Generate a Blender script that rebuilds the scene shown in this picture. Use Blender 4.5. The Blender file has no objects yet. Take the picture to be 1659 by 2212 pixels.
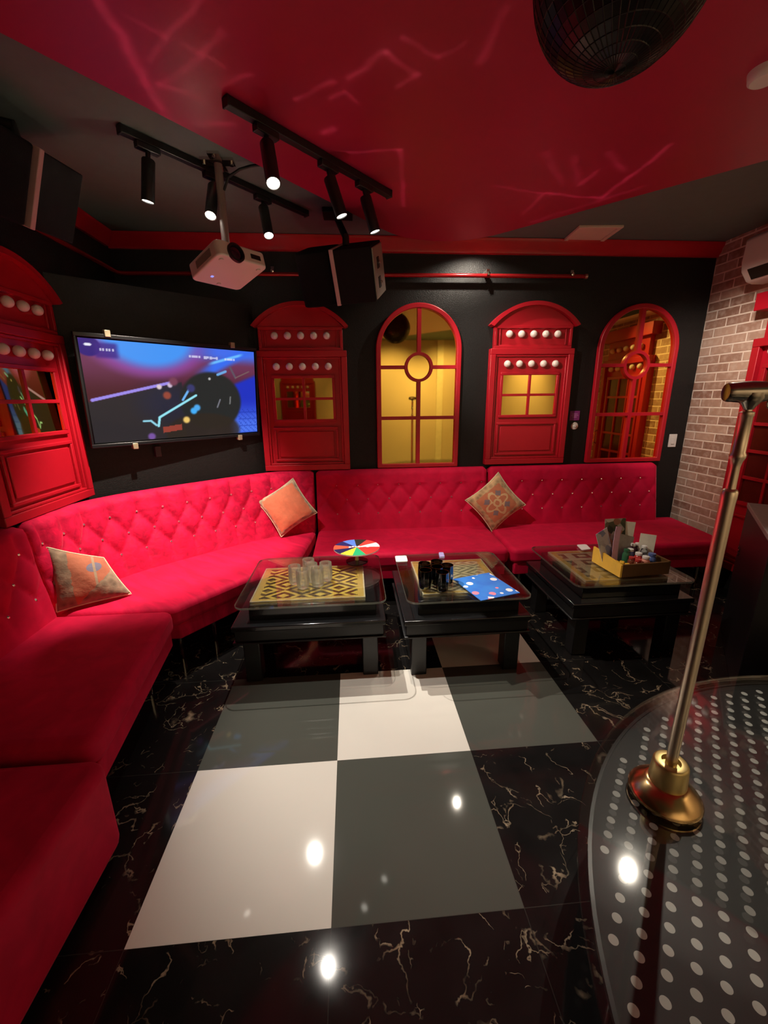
import bpy, bmesh, math, random
from mathutils import Vector, Matrix, Euler
random.seed(7)
PI = math.pi
SC = bpy.context.scene
COL = SC.collection

# ------------------------------------------------------------------ materials
def new_mat(name):
    m = bpy.data.materials.new(name); m.use_nodes = True
    nt = m.node_tree
    for n in list(nt.nodes): nt.nodes.remove(n)
    out = nt.nodes.new('ShaderNodeOutputMaterial')
    return m, nt, out

def N(nt, kind, **kw):
    n = nt.nodes.new(kind)
    for k, v in kw.items():
        if k.startswith('i_'):
            n.inputs[k[2:].replace('_', ' ')].default_value = v
        else:
            setattr(n, k, v)
    return n

def L(nt, a, b): nt.links.new(a, b)

def M2(nt, op, a, b=None, c=None):
    n = nt.nodes.new('ShaderNodeMath'); n.operation = op
    for i, x in enumerate((a, b, c)):
        if x is None: continue
        if isinstance(x, (int, float)): n.inputs[i].default_value = x
        else: nt.links.new(x, n.inputs[i])
    return n.outputs[0]

def mixc(nt, fac, a, b):
    n = nt.nodes.new('ShaderNodeMix'); n.data_type = 'RGBA'
    for sock, x in ((n.inputs[0], fac), (n.inputs[6], a), (n.inputs[7], b)):
        if isinstance(x, (int, float)): sock.default_value = x
        elif isinstance(x, tuple): sock.default_value = x if len(x) == 4 else (*x, 1)
        else: nt.links.new(x, sock)
    return n.outputs[2]

def pbr(name, col, rough=.5, metal=0., var=.12, scale=14., bump=0., bscale=90., spec=.5, sheen=0., sheen_tint=None,
        coat=0., emit=None, estr=0., trans=0.):
    m, nt, out = new_mat(name)
    b = N(nt, 'ShaderNodeBsdfPrincipled'); L(nt, b.outputs[0], out.inputs[0])
    tc = N(nt, 'ShaderNodeTexCoord')
    nz = N(nt, 'ShaderNodeTexNoise'); nz.inputs['Scale'].default_value = scale; nz.inputs['Detail'].default_value = 4
    L(nt, tc.outputs['Object'], nz.inputs['Vector'])
    lo = tuple(max(0, c * (1 - var)) for c in col); hi = tuple(min(1, c * (1 + var)) for c in col)
    L(nt, mixc(nt, nz.outputs[0], lo, hi), b.inputs['Base Color'])
    b.inputs['Roughness'].default_value = rough; b.inputs['Metallic'].default_value = metal
    b.inputs['Specular IOR Level'].default_value = spec
    if sheen:
        b.inputs['Sheen Weight'].default_value = sheen
        b.inputs['Sheen Roughness'].default_value = .4
        if sheen_tint: b.inputs['Sheen Tint'].default_value = (*sheen_tint, 1)
    if coat: b.inputs['Coat Weight'].default_value = coat; b.inputs['Coat Roughness'].default_value = .05
    if trans: b.inputs['Transmission Weight'].default_value = trans
    if emit:
        b.inputs['Emission Color'].default_value = (*emit, 1); b.inputs['Emission Strength'].default_value = estr
    if bump:
        n2 = N(nt, 'ShaderNodeTexNoise'); n2.inputs['Scale'].default_value = bscale; n2.inputs['Detail'].default_value = 3
        L(nt, tc.outputs['Object'], n2.inputs['Vector'])
        bp = N(nt, 'ShaderNodeBump'); bp.inputs['Strength'].default_value = bump; bp.inputs['Distance'].default_value = .01
        L(nt, n2.outputs[0], bp.inputs['Height']); L(nt, bp.outputs[0], b.inputs['Normal'])
    return m

def velvet(name, col, crush=.5, scale=16, stretch=None):
    m, nt, out = new_mat(name)
    b = N(nt, 'ShaderNodeBsdfPrincipled'); L(nt, b.outputs[0], out.inputs[0])
    tc = N(nt, 'ShaderNodeTexCoord')
    n1 = N(nt, 'ShaderNodeTexNoise'); n1.inputs['Scale'].default_value = scale; n1.inputs['Detail'].default_value = 6; n1.inputs['Distortion'].default_value = .5
    if stretch:
        mp = N(nt, 'ShaderNodeMapping'); mp.vector_type = 'TEXTURE'; mp.inputs['Rotation'].default_value = (0, 0, math.radians(-stretch[3])); mp.inputs['Scale'].default_value = (1 / stretch[0], 1 / stretch[1], 1 / stretch[2])
        L(nt, tc.outputs['Object'], mp.inputs[0]); L(nt, mp.outputs[0], n1.inputs['Vector'])
    else: L(nt, tc.outputs['Object'], n1.inputs['Vector'])
    rp = N(nt, 'ShaderNodeValToRGB'); rp.color_ramp.elements[0].position = .25; rp.color_ramp.elements[1].position = .75
    L(nt, n1.outputs[0], rp.inputs[0])
    lo = tuple(c * (1 - .45 * crush) for c in col); hi = tuple(min(1, c * (1 + .35 * crush)) for c in col)
    L(nt, mixc(nt, rp.outputs[0], lo, hi), b.inputs['Base Color'])
    b.inputs['Roughness'].default_value = .75; b.inputs['Specular IOR Level'].default_value = .2
    b.inputs['Sheen Weight'].default_value = .5; b.inputs['Sheen Roughness'].default_value = .35
    b.inputs['Sheen Tint'].default_value = (1, .12, .22, 1)
    bp = N(nt, 'ShaderNodeBump'); bp.inputs['Strength'].default_value = .5 * crush + .05; bp.inputs['Distance'].default_value = .008
    L(nt, n1.outputs[0], bp.inputs['Height']); L(nt, bp.outputs[0], b.inputs['Normal'])
    return m

def thin_glass(name, tint=(.9, .92, .92), boost=1.0, rough=0.0, base=.02, milk=0.):
    m, nt, out = new_mat(name)
    tr = N(nt, 'ShaderNodeBsdfTransparent'); tr.inputs[0].default_value = (*tint, 1)
    gl = N(nt, 'ShaderNodeBsdfGlossy'); gl.inputs['Roughness'].default_value = rough
    nz = N(nt, 'ShaderNodeTexNoise'); nz.inputs['Scale'].default_value = 30
    fr = N(nt, 'ShaderNodeFresnel'); fr.inputs[0].default_value = 1.5
    f = M2(nt, 'MULTIPLY_ADD', fr.outputs[0], boost, base)
    f2 = M2(nt, 'MULTIPLY_ADD', nz.outputs[0], .01, f)
    mx = N(nt, 'ShaderNodeMixShader'); L(nt, f2, mx.inputs[0]); L(nt, tr.outputs[0], mx.inputs[1]); L(nt, gl.outputs[0], mx.inputs[2])
    if milk:
        df = N(nt, 'ShaderNodeBsdfTranslucent'); df.inputs[0].default_value = (1, .95, .78, 1)
        d2 = N(nt, 'ShaderNodeBsdfDiffuse'); d2.inputs[0].default_value = (1, .95, .80, 1)
        ma = N(nt, 'ShaderNodeMixShader'); L(nt, df.outputs[0], ma.inputs[1]); L(nt, d2.outputs[0], ma.inputs[2])
        mz = N(nt, 'ShaderNodeMixShader'); mz.inputs[0].default_value = milk; L(nt, mx.outputs[0], mz.inputs[1]); L(nt, ma.outputs[0], mz.inputs[2]); mx = mz
    L(nt, mx.outputs[0], out.inputs[0])
    return m

def solid_glass(name, col, rough=.0, ior=1.48):
    m, nt, out = new_mat(name)
    g = N(nt, 'ShaderNodeBsdfGlass'); g.inputs['Roughness'].default_value = rough; g.inputs['IOR'].default_value = ior
    nz = N(nt, 'ShaderNodeTexNoise'); nz.inputs['Scale'].default_value = 8
    L(nt, mixc(nt, nz.outputs[0], tuple(c * .97 for c in col), col), g.inputs[0])
    L(nt, g.outputs[0], out.inputs[0]); return m

def emitter(name, col, s):
    m, nt, out = new_mat(name)
    e = N(nt, 'ShaderNodeEmission'); e.inputs[0].default_value = (*col, 1); e.inputs[1].default_value = s
    L(nt, e.outputs[0], out.inputs[0]); return m

MAT = {}
MAT['velvet'] = velvet('red velvet', (.58, .003, .045), .42, 11)
MAT['velvet_crushed'] = velvet('crushed red velvet', (.64, .005, .055), .85, 22)
MAT['velvet_creased'] = velvet('creased red velvet', (.64, .005, .055), .8, 5, stretch=(3.6, .8, 1, -50))
MAT['booth'] = pbr('red lacquer', (.45, .006, .018), .38, var=.05, bump=.03)
MAT['crown'] = pbr('glossy red paint', (.50, .006, .018), .28, var=.05)
MAT['pipe'] = pbr('red metal tube', (.35, .012, .015), .25, .5, var=.05)
MAT['redceil'] = pbr('red ceiling film', (.41, .014, .055), .42, var=.1, scale=2)
MAT['blackwall'] = pbr('black textured wallpaper', (.010, .0095, .0098), .42, var=.5, scale=60, bump=.35, bscale=160, spec=.35)
MAT['blackceil'] = pbr('charcoal ceiling paint', (.13, .175, .16), .8, var=.1)
MAT['cream'] = pbr('cream wall paint', (.72, .62, .46), .8, var=.05, scale=3)
MAT['lacquer'] = pbr('black lacquered wood', (.010, .010, .011), .16, var=.3, coat=.3)
MAT['satinblack'] = pbr('satin black wood', (.012, .012, .013), .32, var=.3)
MAT['desk'] = pbr('black desk panel', (.008, .006, .008), .4, var=.4)
MAT['desktop'] = pbr('grey worktop', (.30, .24, .23), .5, var=.25, scale=60)
MAT['mattblack'] = pbr('matt black metal', (.008, .008, .008), .45, var=.2)
MAT['grille'] = pbr('black speaker cloth', (.005, .005, .005), .9, var=.4, bump=.4, bscale=400, spec=.15)
MAT['cab'] = pbr('black speaker cabinet', (.007, .006, .006), .8, var=.3, bump=.2, bscale=300, spec=.2)
MAT['strip'] = pbr('pale plastic trim', (.55, .36, .36), .45, var=.08)
MAT['greymetal'] = pbr('grey metal plate', (.33, .30, .25), .4, .3, var=.1)
MAT['chrome'] = pbr('chrome', (.75, .72, .66), .12, 1., var=.04)
MAT['darkchrome'] = pbr('worn chrome', (.42, .37, .31), .22, 1., var=.15, scale=25)
MAT['brass'] = pbr('brushed brass', (.70, .47, .22), .22, 1., var=.12, scale=30)
MAT['brasspale'] = pbr('pale brass', (.60, .47, .20), .38, .85, var=.1, scale=30)
MAT['posttube'] = pbr('brass steel tube', (.78, .66, .52), .34, 1., var=.05)
MAT['whiteplastic'] = pbr('white plastic', (.72, .66, .62), .4, var=.03)
MAT['globe'] = pbr('white bulb glass', (.82, .74, .68), .3, var=.03)
MAT['gold_mirror'] = None
MAT['lens'] = emitter('lamp lens', (1, .93, .78), 12)
MAT['lensdim'] = emitter('dimmer lamp lens', (1, .93, .80), 6)
MAT['glass'] = thin_glass('clear table glass', (.965, .975, .975), .55, base=.004)
MAT['glassedge'] = thin_glass('pale glass edge', (.80, .86, .84), .8, rough=.1, base=.02, milk=.07)
MAT['stageglass'] = thin_glass('stage glass', (.96, .97, .97), .5, base=.006, rough=.04)
MAT['clearglass'] = thin_glass('clear tumbler glass', (.985, .985, .965), 1.0, rough=.04, base=.04, milk=.17)  # warm pale diffuse share stands in for bright glints in clear glass
MAT['smokeglass'] = thin_glass('smoked tumbler glass', (.20, .17, .16), 2.2, rough=.06, base=.06)
MAT['plasticlear'] = solid_glass('clear bottle plastic', (.92, .94, .98), .05)
MAT['white'] = pbr('white card', (.85, .83, .80), .5, var=.03)
MAT['paperwhite'] = pbr('off white paper', (.82, .78, .66), .55, var=.12, scale=40)
MAT['crystal'] = pbr('crystal button', (.95, .80, .80), .08, .9, var=.05)
MAT['creamtrim'] = pbr('cream edging', (.70, .62, .42), .4, var=.1)
MAT['darkglass'] = pbr('black glass lens', (.012, .006, .016), .06, var=.2, coat=.5)
MAT['redglass'] = pbr('dark red glass', (.10, .012, .006), .12, var=.4, scale=9)
MAT['blackslot'] = pbr('black recess', (.004, .004, .004), .6, var=.2)
MAT['wood_lit'] = pbr('lit honey wood', (.90, .52, .06), .45, var=.2, scale=18)  # left crate board: its brightness from the light is put into the colour
MAT['wood_shaded'] = pbr('shaded crate wood', (.13, .06, .016), .5, var=.3, scale=18)  # other boards of the same crate, shade put into the colour
MAT['vent'] = pbr('beige vent panel', (.78, .60, .48), .6, var=.06)
MAT['bezel'] = pbr('black television bezel', (.010, .010, .012), .3, var=.2)
MAT['clip'] = pbr('brass clip', (.50, .42, .28), .35, .4, var=.1)
MAT['purple'] = pbr('purple plastic', (.25, .03, .20), .45, var=.2, scale=120)
MAT['violet'] = pbr('violet plastic', (.45, .40, .80), .4, var=.1)
MAT['bottle_red'] = pbr('red bottle', (.55, .05, .05), .25, var=.2, scale=60)
MAT['bottle_amber'] = pbr('amber bottle', (.22, .06, .03), .15, var=.3, scale=60)
MAT['bottle_blue'] = pbr('blue bottle', (.10, .16, .42), .2, var=.2, scale=60)
MAT['bottle_green'] = pbr('green bottle', (.04, .16, .08), .25, var=.2)
MAT['bottle_dark'] = pbr('plum bottle', (.10, .04, .07), .2, var=.25)
MAT['yellow'] = pbr('yellow packet', (.85, .50, .05), .4, var=.2, scale=50)
MAT['salmon'] = pbr('salmon label', (.70, .28, .20), .5, var=.15, scale=80)
MAT['pink'] = pbr('pink paper', (.80, .48, .68), .5, var=.12, scale=40)
MAT['greypaper'] = pbr('grey paper', (.34, .31, .27), .5, var=.35, scale=30)

def gold_mirror():
    m, nt, out = new_mat('amber mirror')
    g = N(nt, 'ShaderNodeBsdfPrincipled'); L(nt, g.outputs[0], out.inputs[0])
    nz = N(nt, 'ShaderNodeTexNoise'); nz.inputs['Scale'].default_value = 3
    tc = N(nt, 'ShaderNodeTexCoord'); L(nt, tc.outputs['Object'], nz.inputs['Vector'])
    L(nt, mixc(nt, nz.outputs[0], (.97, .66, .13), (1.0, .71, .16)), g.inputs['Base Color'])
    g.inputs['Metallic'].default_value = 1; g.inputs['Roughness'].default_value = .03
    return m
MAT['gold_mirror'] = gold_mirror()

def marble():
    m, nt, out = new_mat('black marble with gold veins')
    b = N(nt, 'ShaderNodeBsdfPrincipled'); L(nt, b.outputs[0], out.inputs[0])
    tc = N(nt, 'ShaderNodeTexCoord'); P = tc.outputs['Object']
    nz = N(nt, 'ShaderNodeTexNoise'); nz.inputs['Scale'].default_value = 5; nz.inputs['Detail'].default_value = 5; L(nt, P, nz.inputs['Vector'])
    warp = N(nt, 'ShaderNodeVectorMath', operation='MULTIPLY_ADD'); L(nt, nz.outputs['Color'], warp.inputs[0])
    warp.inputs[1].default_value = (.42, .42, 0); L(nt, P, warp.inputs[2])
    def veins(scale, w):
        v = N(nt, 'ShaderNodeTexVoronoi', feature='DISTANCE_TO_EDGE'); v.inputs['Scale'].default_value = scale
        L(nt, warp.outputs[0], v.inputs['Vector'])
        mr = N(nt, 'ShaderNodeMapRange'); mr.inputs['From Min'].default_value = 0; mr.inputs['From Max'].default_value = w
        mr.inputs['To Min'].default_value = 1; mr.inputs['To Max'].default_value = 0; L(nt, v.outputs['Distance'], mr.inputs['Value'])
        return mr.outputs[0]
    mk = N(nt, 'ShaderNodeTexNoise'); mk.inputs['Scale'].default_value = 7; mk.inputs['Detail'].default_value = 3; L(nt, P, mk.inputs['Vector'])
    mr = N(nt, 'ShaderNodeMapRange'); mr.inputs['From Min'].default_value = .54; mr.inputs['From Max'].default_value = .70; L(nt, mk.outputs[0], mr.inputs['Value'])
    mk2 = N(nt, 'ShaderNodeTexNoise'); mk2.inputs['Scale'].default_value = 11; L(nt, warp.outputs[0], mk2.inputs['Vector'])
    mr2 = N(nt, 'ShaderNodeMapRange'); mr2.inputs['From Min'].default_value = .56; mr2.inputs['From Max'].default_value = .64; L(nt, mk2.outputs[0], mr2.inputs['Value'])
    v1 = M2(nt, 'MULTIPLY', veins(5.5, .022), mr.outputs[0])
    v2 = M2(nt, 'MULTIPLY', veins(15, .04), mr2.outputs[0])
    v = M2(nt, 'MAXIMUM', v1, M2(nt, 'MULTIPLY', v2, .7))
    tone = N(nt, 'ShaderNodeTexNoise'); tone.inputs['Scale'].default_value = 18; L(nt, P, tone.inputs['Vector'])
    gold = mixc(nt, tone.outputs[0], (.22, .11, .05), (.70, .57, .40))
    base = mixc(nt, mk.outputs[0], (.004, .004, .004), (.016, .014, .014))
    col = mixc(nt, v, base, gold)
    sx = N(nt, 'ShaderNodeSeparateXYZ'); L(nt, P, sx.inputs[0])
    jx = M2(nt, 'ABSOLUTE', M2(nt, 'SUBTRACT', M2(nt, 'FLOORED_MODULO', M2(nt, 'ADD', sx.outputs[0], .3), .6), .3))
    jy = M2(nt, 'ABSOLUTE', M2(nt, 'SUBTRACT', M2(nt, 'FLOORED_MODULO', M2(nt, 'ADD', sx.outputs[1], .3), .6), .3))
    j = M2(nt, 'LESS_THAN', M2(nt, 'MINIMUM', jx, jy), .0013)
    L(nt, mixc(nt, j, col, (.035, .032, .028)), b.inputs['Base Color'])
    rg = M2(nt, 'MULTIPLY_ADD', mk.outputs[0], .06, .05); L(nt, rg, b.inputs['Roughness'])
    return m
MAT['marble'] = marble()
MAT['tile_white'] = pbr('polished ivory tile', (.80, .75, .68), .045, var=.03, scale=4)
MAT['tile_dark'] = pbr('polished charcoal tile', (.085, .087, .074), .05, var=.06, scale=4)

def brick():
    m, nt, out = new_mat('old red brick')
    b = N(nt, 'ShaderNodeBsdfPrincipled'); L(nt, b.outputs[0], out.inputs[0])
    tc = N(nt, 'ShaderNodeTexCoord'); sx = N(nt, 'ShaderNodeSeparateXYZ'); L(nt, tc.outputs['Object'], sx.inputs[0])
    cx = N(nt, 'ShaderNodeCombineXYZ'); L(nt, sx.outputs[1], cx.inputs[0]); L(nt, sx.outputs[2], cx.inputs[1])
    br = N(nt, 'ShaderNodeTexBrick'); L(nt, cx.outputs[0], br.inputs['Vector'])
    br.inputs['Scale'].default_value = 1; br.inputs['Brick Width'].default_value = .215; br.inputs['Row Height'].default_value = .072
    br.inputs['Mortar Size'].default_value = .007; br.inputs['Mortar Smooth'].default_value = .25; br.inputs['Bias'].default_value = -.1
    br.inputs['Color1'].default_value = (.30, .15, .10, 1); br.inputs['Color2'].default_value = (.58, .38, .28, 1)
    br.inputs['Mortar'].default_value = (.85, .68, .56, 1)
    nz = N(nt, 'ShaderNodeTexNoise'); nz.inputs['Scale'].default_value = 22; nz.inputs['Detail'].default_value = 5
    L(nt, tc.outputs['Object'], nz.inputs['Vector'])
    mr = N(nt, 'ShaderNodeMapRange'); mr.inputs['From Min'].default_value = .45; mr.inputs['From Max'].default_value = .75; mr.inputs['To Max'].default_value = .45
    L(nt, nz.outputs[0], mr.inputs['Value'])
    L(nt, mixc(nt, mr.outputs[0], br.outputs[0], (.72, .56, .46)), b.inputs['Base Color'])
    b.inputs['Roughness'].default_value = .8
    bp = N(nt, 'ShaderNodeBump'); bp.inputs['Strength'].default_value = .7; bp.inputs['Distance'].default_value = .012; bp.invert = True
    h = M2(nt, 'MULTIPLY_ADD', nz.outputs[0], .3, br.outputs['Fac']); L(nt, h, bp.inputs['Height']); L(nt, bp.outputs[0], b.inputs['Normal'])
    return m
MAT['brick'] = brick()

def fretwork(name, gold, dark, sx_, sy_, freq, thr, key=False):
    m, nt, out = new_mat(name)
    b = N(nt, 'ShaderNodeBsdfPrincipled'); L(nt, b.outputs[0], out.inputs[0])
    tc = N(nt, 'ShaderNodeTexCoord'); sx = N(nt, 'ShaderNodeSeparateXYZ'); L(nt, tc.outputs['Object'], sx.inputs[0])
    px = M2(nt, 'PINGPONG', M2(nt, 'ADD', sx.outputs[0], 5), sx_); py = M2(nt, 'PINGPONG', M2(nt, 'ADD', sx.outputs[1], 5), sy_)
    d = M2(nt, 'ADD', M2(nt, 'DIVIDE', px, sx_), M2(nt, 'DIVIDE', py, sy_))
    if key: d = M2(nt, 'MAXIMUM', M2(nt, 'DIVIDE', px, sx_), M2(nt, 'DIVIDE', py, sy_))
    s = M2(nt, 'SINE', M2(nt, 'MULTIPLY', d, freq))
    f = M2(nt, 'GREATER_THAN', s, thr)
    nz = N(nt, 'ShaderNodeTexNoise'); nz.inputs['Scale'].default_value = 7; L(nt, tc.outputs['Object'], nz.inputs['Vector'])
    g = mixc(nt, nz.outputs[0], tuple(c * .75 for c in gold), gold)
    L(nt, mixc(nt, f, dark, g), b.inputs['Base Color'])
    b.inputs['Roughness'].default_value = .35
    L(nt, M2(nt, 'MULTIPLY', f, .15), b.inputs['Metallic'])
    bp = N(nt, 'ShaderNodeBump'); bp.inputs['Strength'].default_value = .6; bp.inputs['Distance'].default_value = .006
    L(nt, f, bp.inputs['Height']); L(nt, bp.outputs[0], b.inputs['Normal'])
    return m
MAT['fret1'] = fretwork('gold lattice panel', (1.0, .72, .13), (.05, .014, .010), .105, .075, 9.4, .12)
MAT['fret2'] = fretwork('pale gold lattice panel', (.80, .70, .42), (.22, .19, .11), .12, .08, 12.5, -.1)
MAT['fret3'] = fretwork('ivory key pattern panel', (.60, .52, .34), (.05, .045, .03), .085, .06, 9.4, 0., key=True)
MAT['fretborder'] = pbr('gold leaf border', (.78, .54, .14), .35, .4, var=.2, scale=30)

def dotted():
    m, nt, out = new_mat('black mat with white dots')
    b = N(nt, 'ShaderNodeBsdfPrincipled'); L(nt, b.outputs[0], out.inputs[0])
    tc = N(nt, 'ShaderNodeTexCoord'); sx = N(nt, 'ShaderNodeSeparateXYZ'); L(nt, tc.outputs['Object'], sx.inputs[0])
    x, y = sx.outputs[0], sx.outputs[1]
    a = math.radians(49); P_ = .0515
    u = M2(nt, 'ADD', M2(nt, 'MULTIPLY', x, math.cos(a)), M2(nt, 'MULTIPLY_ADD', y, math.sin(a), .0166))
    v = M2(nt, 'ADD', M2(nt, 'MULTIPLY', x, -math.sin(a)), M2(nt, 'MULTIPLY_ADD', y, math.cos(a), .020))
    fu = M2(nt, 'SUBTRACT', M2(nt, 'FLOORED_MODULO', u, P_), P_ / 2); fv = M2(nt, 'SUBTRACT', M2(nt, 'FLOORED_MODULO', v, P_), P_ / 2)
    r = M2(nt, 'SQRT', M2(nt, 'ADD', M2(nt, 'MULTIPLY', fu, fu), M2(nt, 'MULTIPLY', fv, fv)))
    dot = M2(nt, 'LESS_THAN', r, .0110)
    uc, vc = M2(nt, 'SUBTRACT', u, fu), M2(nt, 'SUBTRACT', v, fv)
    R = M2(nt, 'SQRT', M2(nt, 'ADD', M2(nt, 'MULTIPLY', uc, uc), M2(nt, 'MULTIPLY', vc, vc)))
    dot = M2(nt, 'MULTIPLY', dot, M2(nt, 'LESS_THAN', R, 1.176))
    nz = N(nt, 'ShaderNodeTexNoise'); nz.inputs['Scale'].default_value = 4; L(nt, tc.outputs['Object'], nz.inputs['Vector'])
    w = mixc(nt, nz.outputs[0], (.80, .84, .80), (.92, .92, .88))
    L(nt, mixc(nt, dot, (.006, .006, .007), w), b.inputs['Base Color']); b.inputs['Roughness'].default_value = .5
    return m
MAT['dots'] = dotted()

def kilim(name, rust, tan, accent, plain=False):
    m, nt, out = new_mat(name)
    b = N(nt, 'ShaderNodeBsdfPrincipled'); L(nt, b.outputs[0], out.inputs[0])
    tc = N(nt, 'ShaderNodeTexCoord'); sx = N(nt, 'ShaderNodeSeparateXYZ'); L(nt, tc.outputs['Object'], sx.inputs[0])
    x, y = sx.outputs[0], sx.outputs[1]
    nz = N(nt, 'ShaderNodeTexNoise'); nz.inputs['Scale'].default_value = 26; nz.inputs['Detail'].default_value = 4; L(nt, tc.outputs['Object'], nz.inputs['Vector'])
    wob = M2(nt, 'MULTIPLY_ADD', nz.outputs[0], .03, -.015)
    ax = M2(nt, 'ADD', M2(nt, 'ABSOLUTE', x), wob); ay = M2(nt, 'ADD', M2(nt, 'ABSOLUTE', y), wob)
    r = M2(nt, 'SQRT', M2(nt, 'ADD', M2(nt, 'MULTIPLY', ax, ax), M2(nt, 'MULTIPLY', ay, ay)))
    base = mixc(nt, nz.outputs[0], tuple(c * .75 for c in rust), tuple(min(1, c * 1.2) for c in rust))
    if not plain:
        ang = M2(nt, 'ARCTAN2', y, x)
        pet = M2(nt, 'MULTIPLY_ADD', M2(nt, 'COSINE', M2(nt, 'MULTIPLY', ang, 4)), .028, .075)
        ringd = M2(nt, 'ABSOLUTE', M2(nt, 'SUBTRACT', r, pet))
        base = mixc(nt, M2(nt, 'LESS_THAN', ringd, .011), base, tan)
        base = mixc(nt, M2(nt, 'LESS_THAN', M2(nt, 'ABSOLUTE', M2(nt, 'SUBTRACT', r, .028)), .009), base, tan)
        qx = M2(nt, 'SUBTRACT', M2(nt, 'ABSOLUTE', x), .062); qy = M2(nt, 'SUBTRACT', M2(nt, 'ABSOLUTE', y), .062)
        qd = M2(nt, 'ADD', M2(nt, 'ABSOLUTE', qx), M2(nt, 'ABSOLUTE', qy))
        base = mixc(nt, M2(nt, 'LESS_THAN', M2(nt, 'ADD', qd, wob), .03), base, accent)
    edge = M2(nt, 'GREATER_THAN', M2(nt, 'MAXIMUM', ax, ay), .150 if plain else .125)
    if plain == 'side':
        edge = M2(nt, 'MAXIMUM', M2(nt, 'LESS_THAN', M2(nt, 'ADD', x, wob), -.055), M2(nt, 'GREATER_THAN', M2(nt, 'ADD', M2(nt, 'ADD', x, M2(nt, 'MULTIPLY', y, -1.2)), M2(nt, 'MULTIPLY', wob, 2)), .12))
        ex, ey = M2(nt, 'SUBTRACT', x, .055), M2(nt, 'SUBTRACT', y, .045)
        md = M2(nt, 'SQRT', M2(nt, 'ADD', M2(nt, 'MULTIPLY', ex, ex), M2(nt, 'MULTIPLY', M2(nt, 'MULTIPLY', ey, ey), 2)))
        base = mixc(nt, M2(nt, 'LESS_THAN', md, .036), base, accent)
        base = mixc(nt, M2(nt, 'LESS_THAN', M2(nt, 'ABSOLUTE', ex), .006), base, tan)
    vor = N(nt, 'ShaderNodeTexVoronoi'); vor.inputs['Scale'].default_value = 24; L(nt, tc.outputs['Object'], vor.inputs['Vector'])
    tanv = mixc(nt, vor.outputs['Distance'], tuple(c * .35 for c in tan), tuple(min(1, c * 1.15) for c in tan))
    L(nt, mixc(nt, edge, base, tanv), b.inputs['Base Color'])
    b.inputs['Roughness'].default_value = .85; b.inputs['Sheen Weight'].default_value = .2
    bp = N(nt, 'ShaderNodeBump'); bp.inputs['Strength'].default_value = .5; bp.inputs['Distance'].default_value = .01
    L(nt, nz.outputs[0], bp.inputs['Height']); L(nt, bp.outputs[0], b.inputs['Normal'])
    return m
MAT['kilim_medallion'] = kilim('rust kilim with medallion', (.52, .17, .08), (.62, .40, .20), (.22, .16, .17))
MAT['kilim_plain'] = kilim('plain rust kilim', (.72, .20, .10), (.62, .45, .30), (.3, .2, .2), plain=True)
MAT['kilim_side'] = kilim('tan and rust kilim', (.42, .12, .06), (.33, .22, .14), (.16, .14, .20), plain='side')

def menu_print():
    m, nt, out = new_mat('blue printed card')
    b = N(nt, 'ShaderNodeBsdfPrincipled'); L(nt, b.outputs[0], out.inputs[0])
    tc = N(nt, 'ShaderNodeTexCoord')
    nz = N(nt, 'ShaderNodeTexNoise'); nz.inputs['Scale'].default_value = 9; L(nt, tc.outputs['Object'], nz.inputs['Vector'])
    base = mixc(nt, nz.outputs[0], (.03, .10, .55), (.05, .30, .80))
    v = N(nt, 'ShaderNodeTexVoronoi'); v.inputs['Scale'].default_value = 20; L(nt, tc.outputs['Object'], v.inputs['Vector'])
    spot = M2(nt, 'LESS_THAN', v.outputs['Distance'], .42)
    sp = N(nt, 'ShaderNodeSeparateColor'); L(nt, v.outputs['Color'], sp.inputs[0])
    pick = M2(nt, 'GREATER_THAN', sp.outputs[0], .45)
    c = mixc(nt, M2(nt, 'GREATER_THAN', sp.outputs[1], .7), (.85, .85, .90), (.75, .25, .35))
    L(nt, mixc(nt, M2(nt, 'MULTIPLY', spot, pick), base, c), b.inputs['Base Color'])
    b.inputs['Roughness'].default_value = .25
    return m
MAT['menu'] = menu_print()

def photo_cover():
    m, nt, out = new_mat('printed magazine cover')
    b = N(nt, 'ShaderNodeBsdfPrincipled'); L(nt, b.outputs[0], out.inputs[0])
    tc = N(nt, 'ShaderNodeTexCoord')
    v = N(nt, 'ShaderNodeTexVoronoi'); v.inputs['Scale'].default_value = 22; L(nt, tc.outputs['Object'], v.inputs['Vector'])
    rp = N(nt, 'ShaderNodeValToRGB'); e = rp.color_ramp.elements
    e[0].color = (.05, .05, .03, 1); e[1].color = (.62, .55, .45, 1)
    for p, c in ((.3, (.10, .11, .06, 1)), (.5, (.45, .20, .12, 1)), (.7, (.08, .07, .05, 1))):
        x = e.new(p); x.color = c
    sp = N(nt, 'ShaderNodeSeparateColor'); L(nt, v.outputs['Color'], sp.inputs[0])
    L(nt, sp.outputs[0], rp.inputs[0]); L(nt, rp.outputs[0], b.inputs['Base Color']); b.inputs['Roughness'].default_value = .3
    return m
MAT['cover'] = photo_cover()
MAT['cover2'] = photo_cover(); MAT['cover2'].name = 'white magazine cover'
for n in MAT['cover2'].node_tree.nodes:
    if n.type == 'VALTORGB':
        for k, c in enumerate([(.70, .68, .72, 1), (.25, .30, .50, 1), (.75, .73, .75, 1), (.35, .30, .40, 1), (.8, .78, .8, 1)]):
            n.color_ramp.elements[k].color = c

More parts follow.
